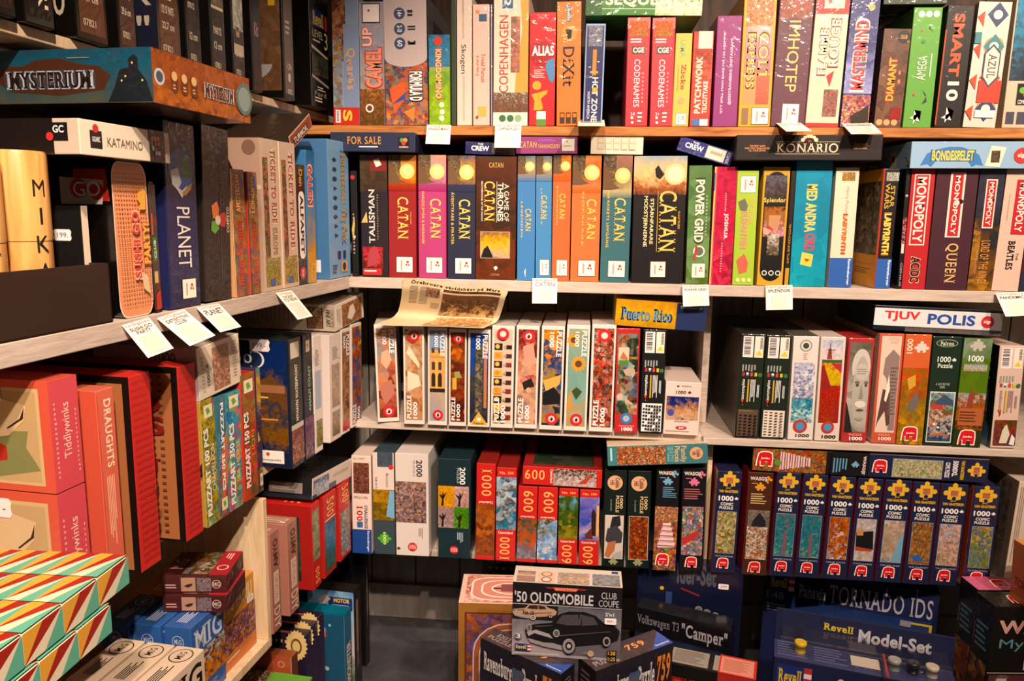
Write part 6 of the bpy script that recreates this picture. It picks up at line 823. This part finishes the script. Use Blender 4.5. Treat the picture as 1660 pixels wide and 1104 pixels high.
B(JP, (.222, 1.687, 0, -14.5, 0, .2, .273), .078, '16120f', 'black and red strategy game box lying low on the floor right of the escape puzzles', [T('THINK', 'c82a20', .05, .12, .7, .5, 0, 'B', '8a1a14'), R('a8241c', .58, 0, 1, 1), F('T'), R('16120f', 0, 0, .55, 1), R('8a8078', .03, .1, .46, .92), LN('5a524c', .06, .18, .43, .85, 9), R('8a8078', .52, .1, .62, .92), R('b8281e', .58, 0, 1, 1), R('c8806e', .6, .08, .97, .94), LN('a85a4a', .63, .2, .94, .85, 9)], sides={'R': '8a1a14', 'T': '16120f'})
def blister(loc, yaw, w, d, h, label, ops, cardh, title, capx, lean=0):
    o = B('model_paint_set', (*loc, yaw, lean, w, h), d, '1a2148', label, list(ops), cat='model kit', fin='card')
    c = MB(); c.box(0, d-.006, h, w, d, h+cardh, mat('1c2248', 'card'), .0005); k = []; fc = Face('F', w, h+cardh, d)
    put = MB()
    for (s, col, u0, v0, u1, v1, st) in title:
        vs, fs = glyphs(s, st); put.mesh([(w*(u0+(u1-u0)*x), d-.0066, h+cardh*(1-v1+(v1-v0)*y)) for x, y in vs], fs, mat(col, 'card'))
    c.build('backing_card', o); put.build('lettering', o)
    g = MB(); pl = bpy.data.materials.get('clear_blister')
    if not pl:
        pl = bpy.data.materials.new('clear_blister'); pl.use_nodes = True; nt = pl.node_tree; nt.nodes.clear(); out = nt.nodes.new('ShaderNodeOutputMaterial'); mx = nt.nodes.new('ShaderNodeMixShader'); tr = nt.nodes.new('ShaderNodeBsdfTransparent'); gl = nt.nodes.new('ShaderNodeBsdfGlossy'); gl.inputs['Roughness'].default_value = .08; mx.inputs[0].default_value = .09
        nt.links.new(tr.outputs[0], mx.inputs[1]); nt.links.new(gl.outputs[0], mx.inputs[2]); nt.links.new(mx.outputs[0], out.inputs[0])
    g.box(.01, .012, h+.0005, w-.01, d-.007, h+cardh*.55, pl, .008); g.build('clear_blister', o)
    cw = mat('b8b0a8', 'gloss'); wl = mat('8a8078', 'gloss')
    for x, col in capx:
        p = MB(); p.lathe([(.013, 0), (.013, .016), (.0145, .0165), (.0145, .026), (.012, .027)], mat(col, 'gloss'), 20, 'z', (x, d*.5, h+.001)); p.build('paint_pot', o, True)
    b = MB(); b.lathe([(.003, 0), (.003, .1)], mat('a82a20', 'gloss'), 10, 'y', (w*.62, d*.75, h+.02)); b.build('paint_brush', o)
    return o
blister((.49, 1.775, 0), -14, .40, .09, .253, 'navy paint set with pots under clear plastic, before the jet kit', rev(.02, .06, .22, .3)+[T('Spitfire', 'c0bcc8', .36, .1, .7, .4, 0, 'B'), LN('7a7a90', .03, .5, .1, .6, 1), F('T'), R('34365e', 0, 0, 1, 1), LN('5a5c88', .02, .1, .2, .9, 6), LN('5a5c88', .23, .1, .42, .9, 6), R('c8b8a8', .44, .2, .6, .7)], .085, (('Revell', 'd8b828', .28, .2, .45, .42, 'B'), ('Model-Set', 'b8b4c0', .48, .22, .88, .62, 'x')), ((.27, '9a9490'), (.31, '2a2a2a'), (.35, 'c8bca8'), (.06, 'd8b020')))
B(MK, (.524, 2.045, 0, -14.5, 0, .428, .36), .06, '141c4c', 'wide blue jet aircraft model kit with a grey plane, standing against the wall at right', rev(.03, .05, .18, .17)+[T('1:48', '9a9ab0', .02, .19, .12, .25, 0, 's'), LN('6a6a88', .02, .29, .14, .36, 3), T('Panavia', '9a98a8', .21, .1, .37, .2, 0, 'B'), T('TORNADO IDS', 'a8a6b4', .39, .06, .97, .21, 0, 'S'), I('2a3a6a 34446a 4a4a58 3a3a38 5a5030', .17, .23, .97, .97, .12, 2), PG('55565c', (.3, .5), (.5, .42), (.62, .42), (.7, .38), (.78, .4), (.88, .44), (.93, .48), (.86, .51), (.6, .58), (.5, .58)), PG('2a1c20', (.88, .44), (.95, .48), (.87, .51)), PG('3a3c44', (.55, .48), (.66, .5), (.6, .64), (.45, .66)), PG('44464c', (.4, .46), (.44, .34), (.48, .34), (.5, .45)), R('c8a820', .84, .25, .975, .265), R('c8a820', .96, .25, .975, .48), R('8a8490', .8, .245, .86, .29)], fin='card')
B(MK, (.165, 1.93, 0, -6, 0, .27, .415), .06, '161c3c', 'navy paint set box with four round pots pictured, standing behind the camper van kit', [T('lder-Set', '4a4a58', .38, .0, .75, .14, 0, 'x'), PR('299', .82, .13, .1)]+[D('7a7674', .6+.08*k, .3+.015*k, .035) for k in range(4)]+[D('5a5654', .6+.08*k, .3+.015*k, .022) for k in range(4)]+[R('28386a', .28, .2, .34, .32), R('7a7890', .22, .34, .38, .38), D('c89a20', .24, .18, .02), PG('6a2028', (.42, .16), (.6, .2), (.6, .215), (.42, .175))], fin='gloss')
B(MK, (.159, 1.864, 0, -20, 0, .24, .315), .055, '17161c', 'dark camper van model kit with grey lettering, behind the strategy game box', [T('Volkswagen T3', '77727c', .02, .06, .47, .16, 0, 'S'), T('"Camper"', '9a949c', .5, .05, .97, .2, 0, 'B'), I('1c2438 2a3a5a 38486a 2a3448', 0, .22, .95, 1, .15, 2), PG('6a5a54', (.46, .3), (.55, .26), (.68, .36), (.7, .55), (.5, .55)), PG('2a3a68', (.7, .32), (.94, .3), (.94, .75), (.72, .62)), PG('4a3030', (.2, .42), (.46, .36), (.48, .6), (.3, .6)), R('c8a020', .8, .24, .96, .262), R('c8a020', .935, .24, .96, .48), LN('5a5a6a', .1, .7, .4, .74, 1)], fin='gloss')

# ---------------------------------------------------------------- right edge
def wbox(y, h, col, label, pal, front):
    B(JP, (.968, y, 0, 6, 0, .3, h), .07, '1c1716', label, front+[F('L'), R('1a1416', 0, 0, 1, 1), I(pal, .05, .35, .92, .98, .9, 6), LN('5a8aa0', .2, .14, .85, .3, 5), LN('b85a5a', .1, .16, .16, .3, 1, 1), J(.5, .95, .5), F('T'), R(col, 0, 0, 1, 1), J(.25, .5, .12), PC('5a8aa0', .45, .5, .1), I('8a8a5a c8b8a8 5a4a3a', .36, .15, .6, .85, .6, 4) if col != '24201e' else PC('4a7a90', .52, .5, .12)], sides={'T': col})
wbox(1.822, .433, 'c85a80', 'large party puzzle box with a pink top, behind the black mystery one at lower right', 'b8602a 8a3a2a c88a4a 3a3a3a', [])
wbox(1.745, .432, '24201e', 'large black mystery puzzle box with red-white lettering at the lower right corner', 'a8582a 5a3a2a c8904a 2a2a2a 6a4a30', [T('WASGIJ', 'd8a090', .05, .08, .7, .18, 0, 'x'), T('Mystery', '5a8a9a', .07, .19, .6, .26, 0, 's'), T('Retro', 'c8c0b8', .28, .27, .62, .37, 0, 's'), R('b8a890', .0, .385, 1, .39), I('8a6a60 5a3a3a a87a5a 8a4a30 c8784a', .02, .4, 1, 1, .5, 4), R('5a2a34', .2, .4, .3, .62), R('c8b8b0', .08, .42, .16, .56)])
B(GB, (1.042, 1.70, .434, 8, 3, .2, .142), .1, 'd8a81c', 'yellow and orange box at the right edge, lying on the black mystery puzzle', [R('d8b020', .15, .1, 1, .9), T('TOPPE', '5a2a14', .2, .6, .5, .72), F('L'), R('b8622a', 0, 0, 1, 1), T('TOPPE', '6a3014', .1, .6, .7, .75), LN('6a3014', .75, .2, .9, .9, 8)], sides={'L': 'b8622a', 'T': 'c8803a'}, grp=None)

# ---------------------------------------------------------------- tags sticking out from the left shelf
def ltag(a, b, c, label, name):
    CARD(a, b, c, label, [T('LärDigSpela', 'b33a34', .06, .03, .94, .12, 0, 's'), T(name, '4a3a34', .1, .15, .9, .36, 0, 'b'), R('d8cfc2', .16, .42, .84, .93)], grp='printed game tags along the shelf edges')
ltag((-0.668, 1.049, 1.143), (-0.662, 1.109, 1.147), (-0.631, 1.046, 1.096), 'white tag sticking out below the bamboo-mat tin, nearest of the left shelf tags', 'SUSHI GO\nPARTY')
ltag((-0.660, 1.129, 1.143), (-0.653, 1.198, 1.149), (-0.608, 1.124, 1.101), 'white tag sticking out below the navy globe box', 'DETECTIVE\nCLUB')
ltag((-0.650, 1.231, 1.147), (-0.644, 1.297, 1.147), (-0.608, 1.226, 1.107), 'white tag sticking out below the black hexagon box', 'PLANET')
ltag((-0.624, 1.501, 1.145), (-0.617, 1.567, 1.144), (-0.577, 1.497, 1.092), 'white tag sticking out below the red train games', 'TICKET\nTO RIDE')
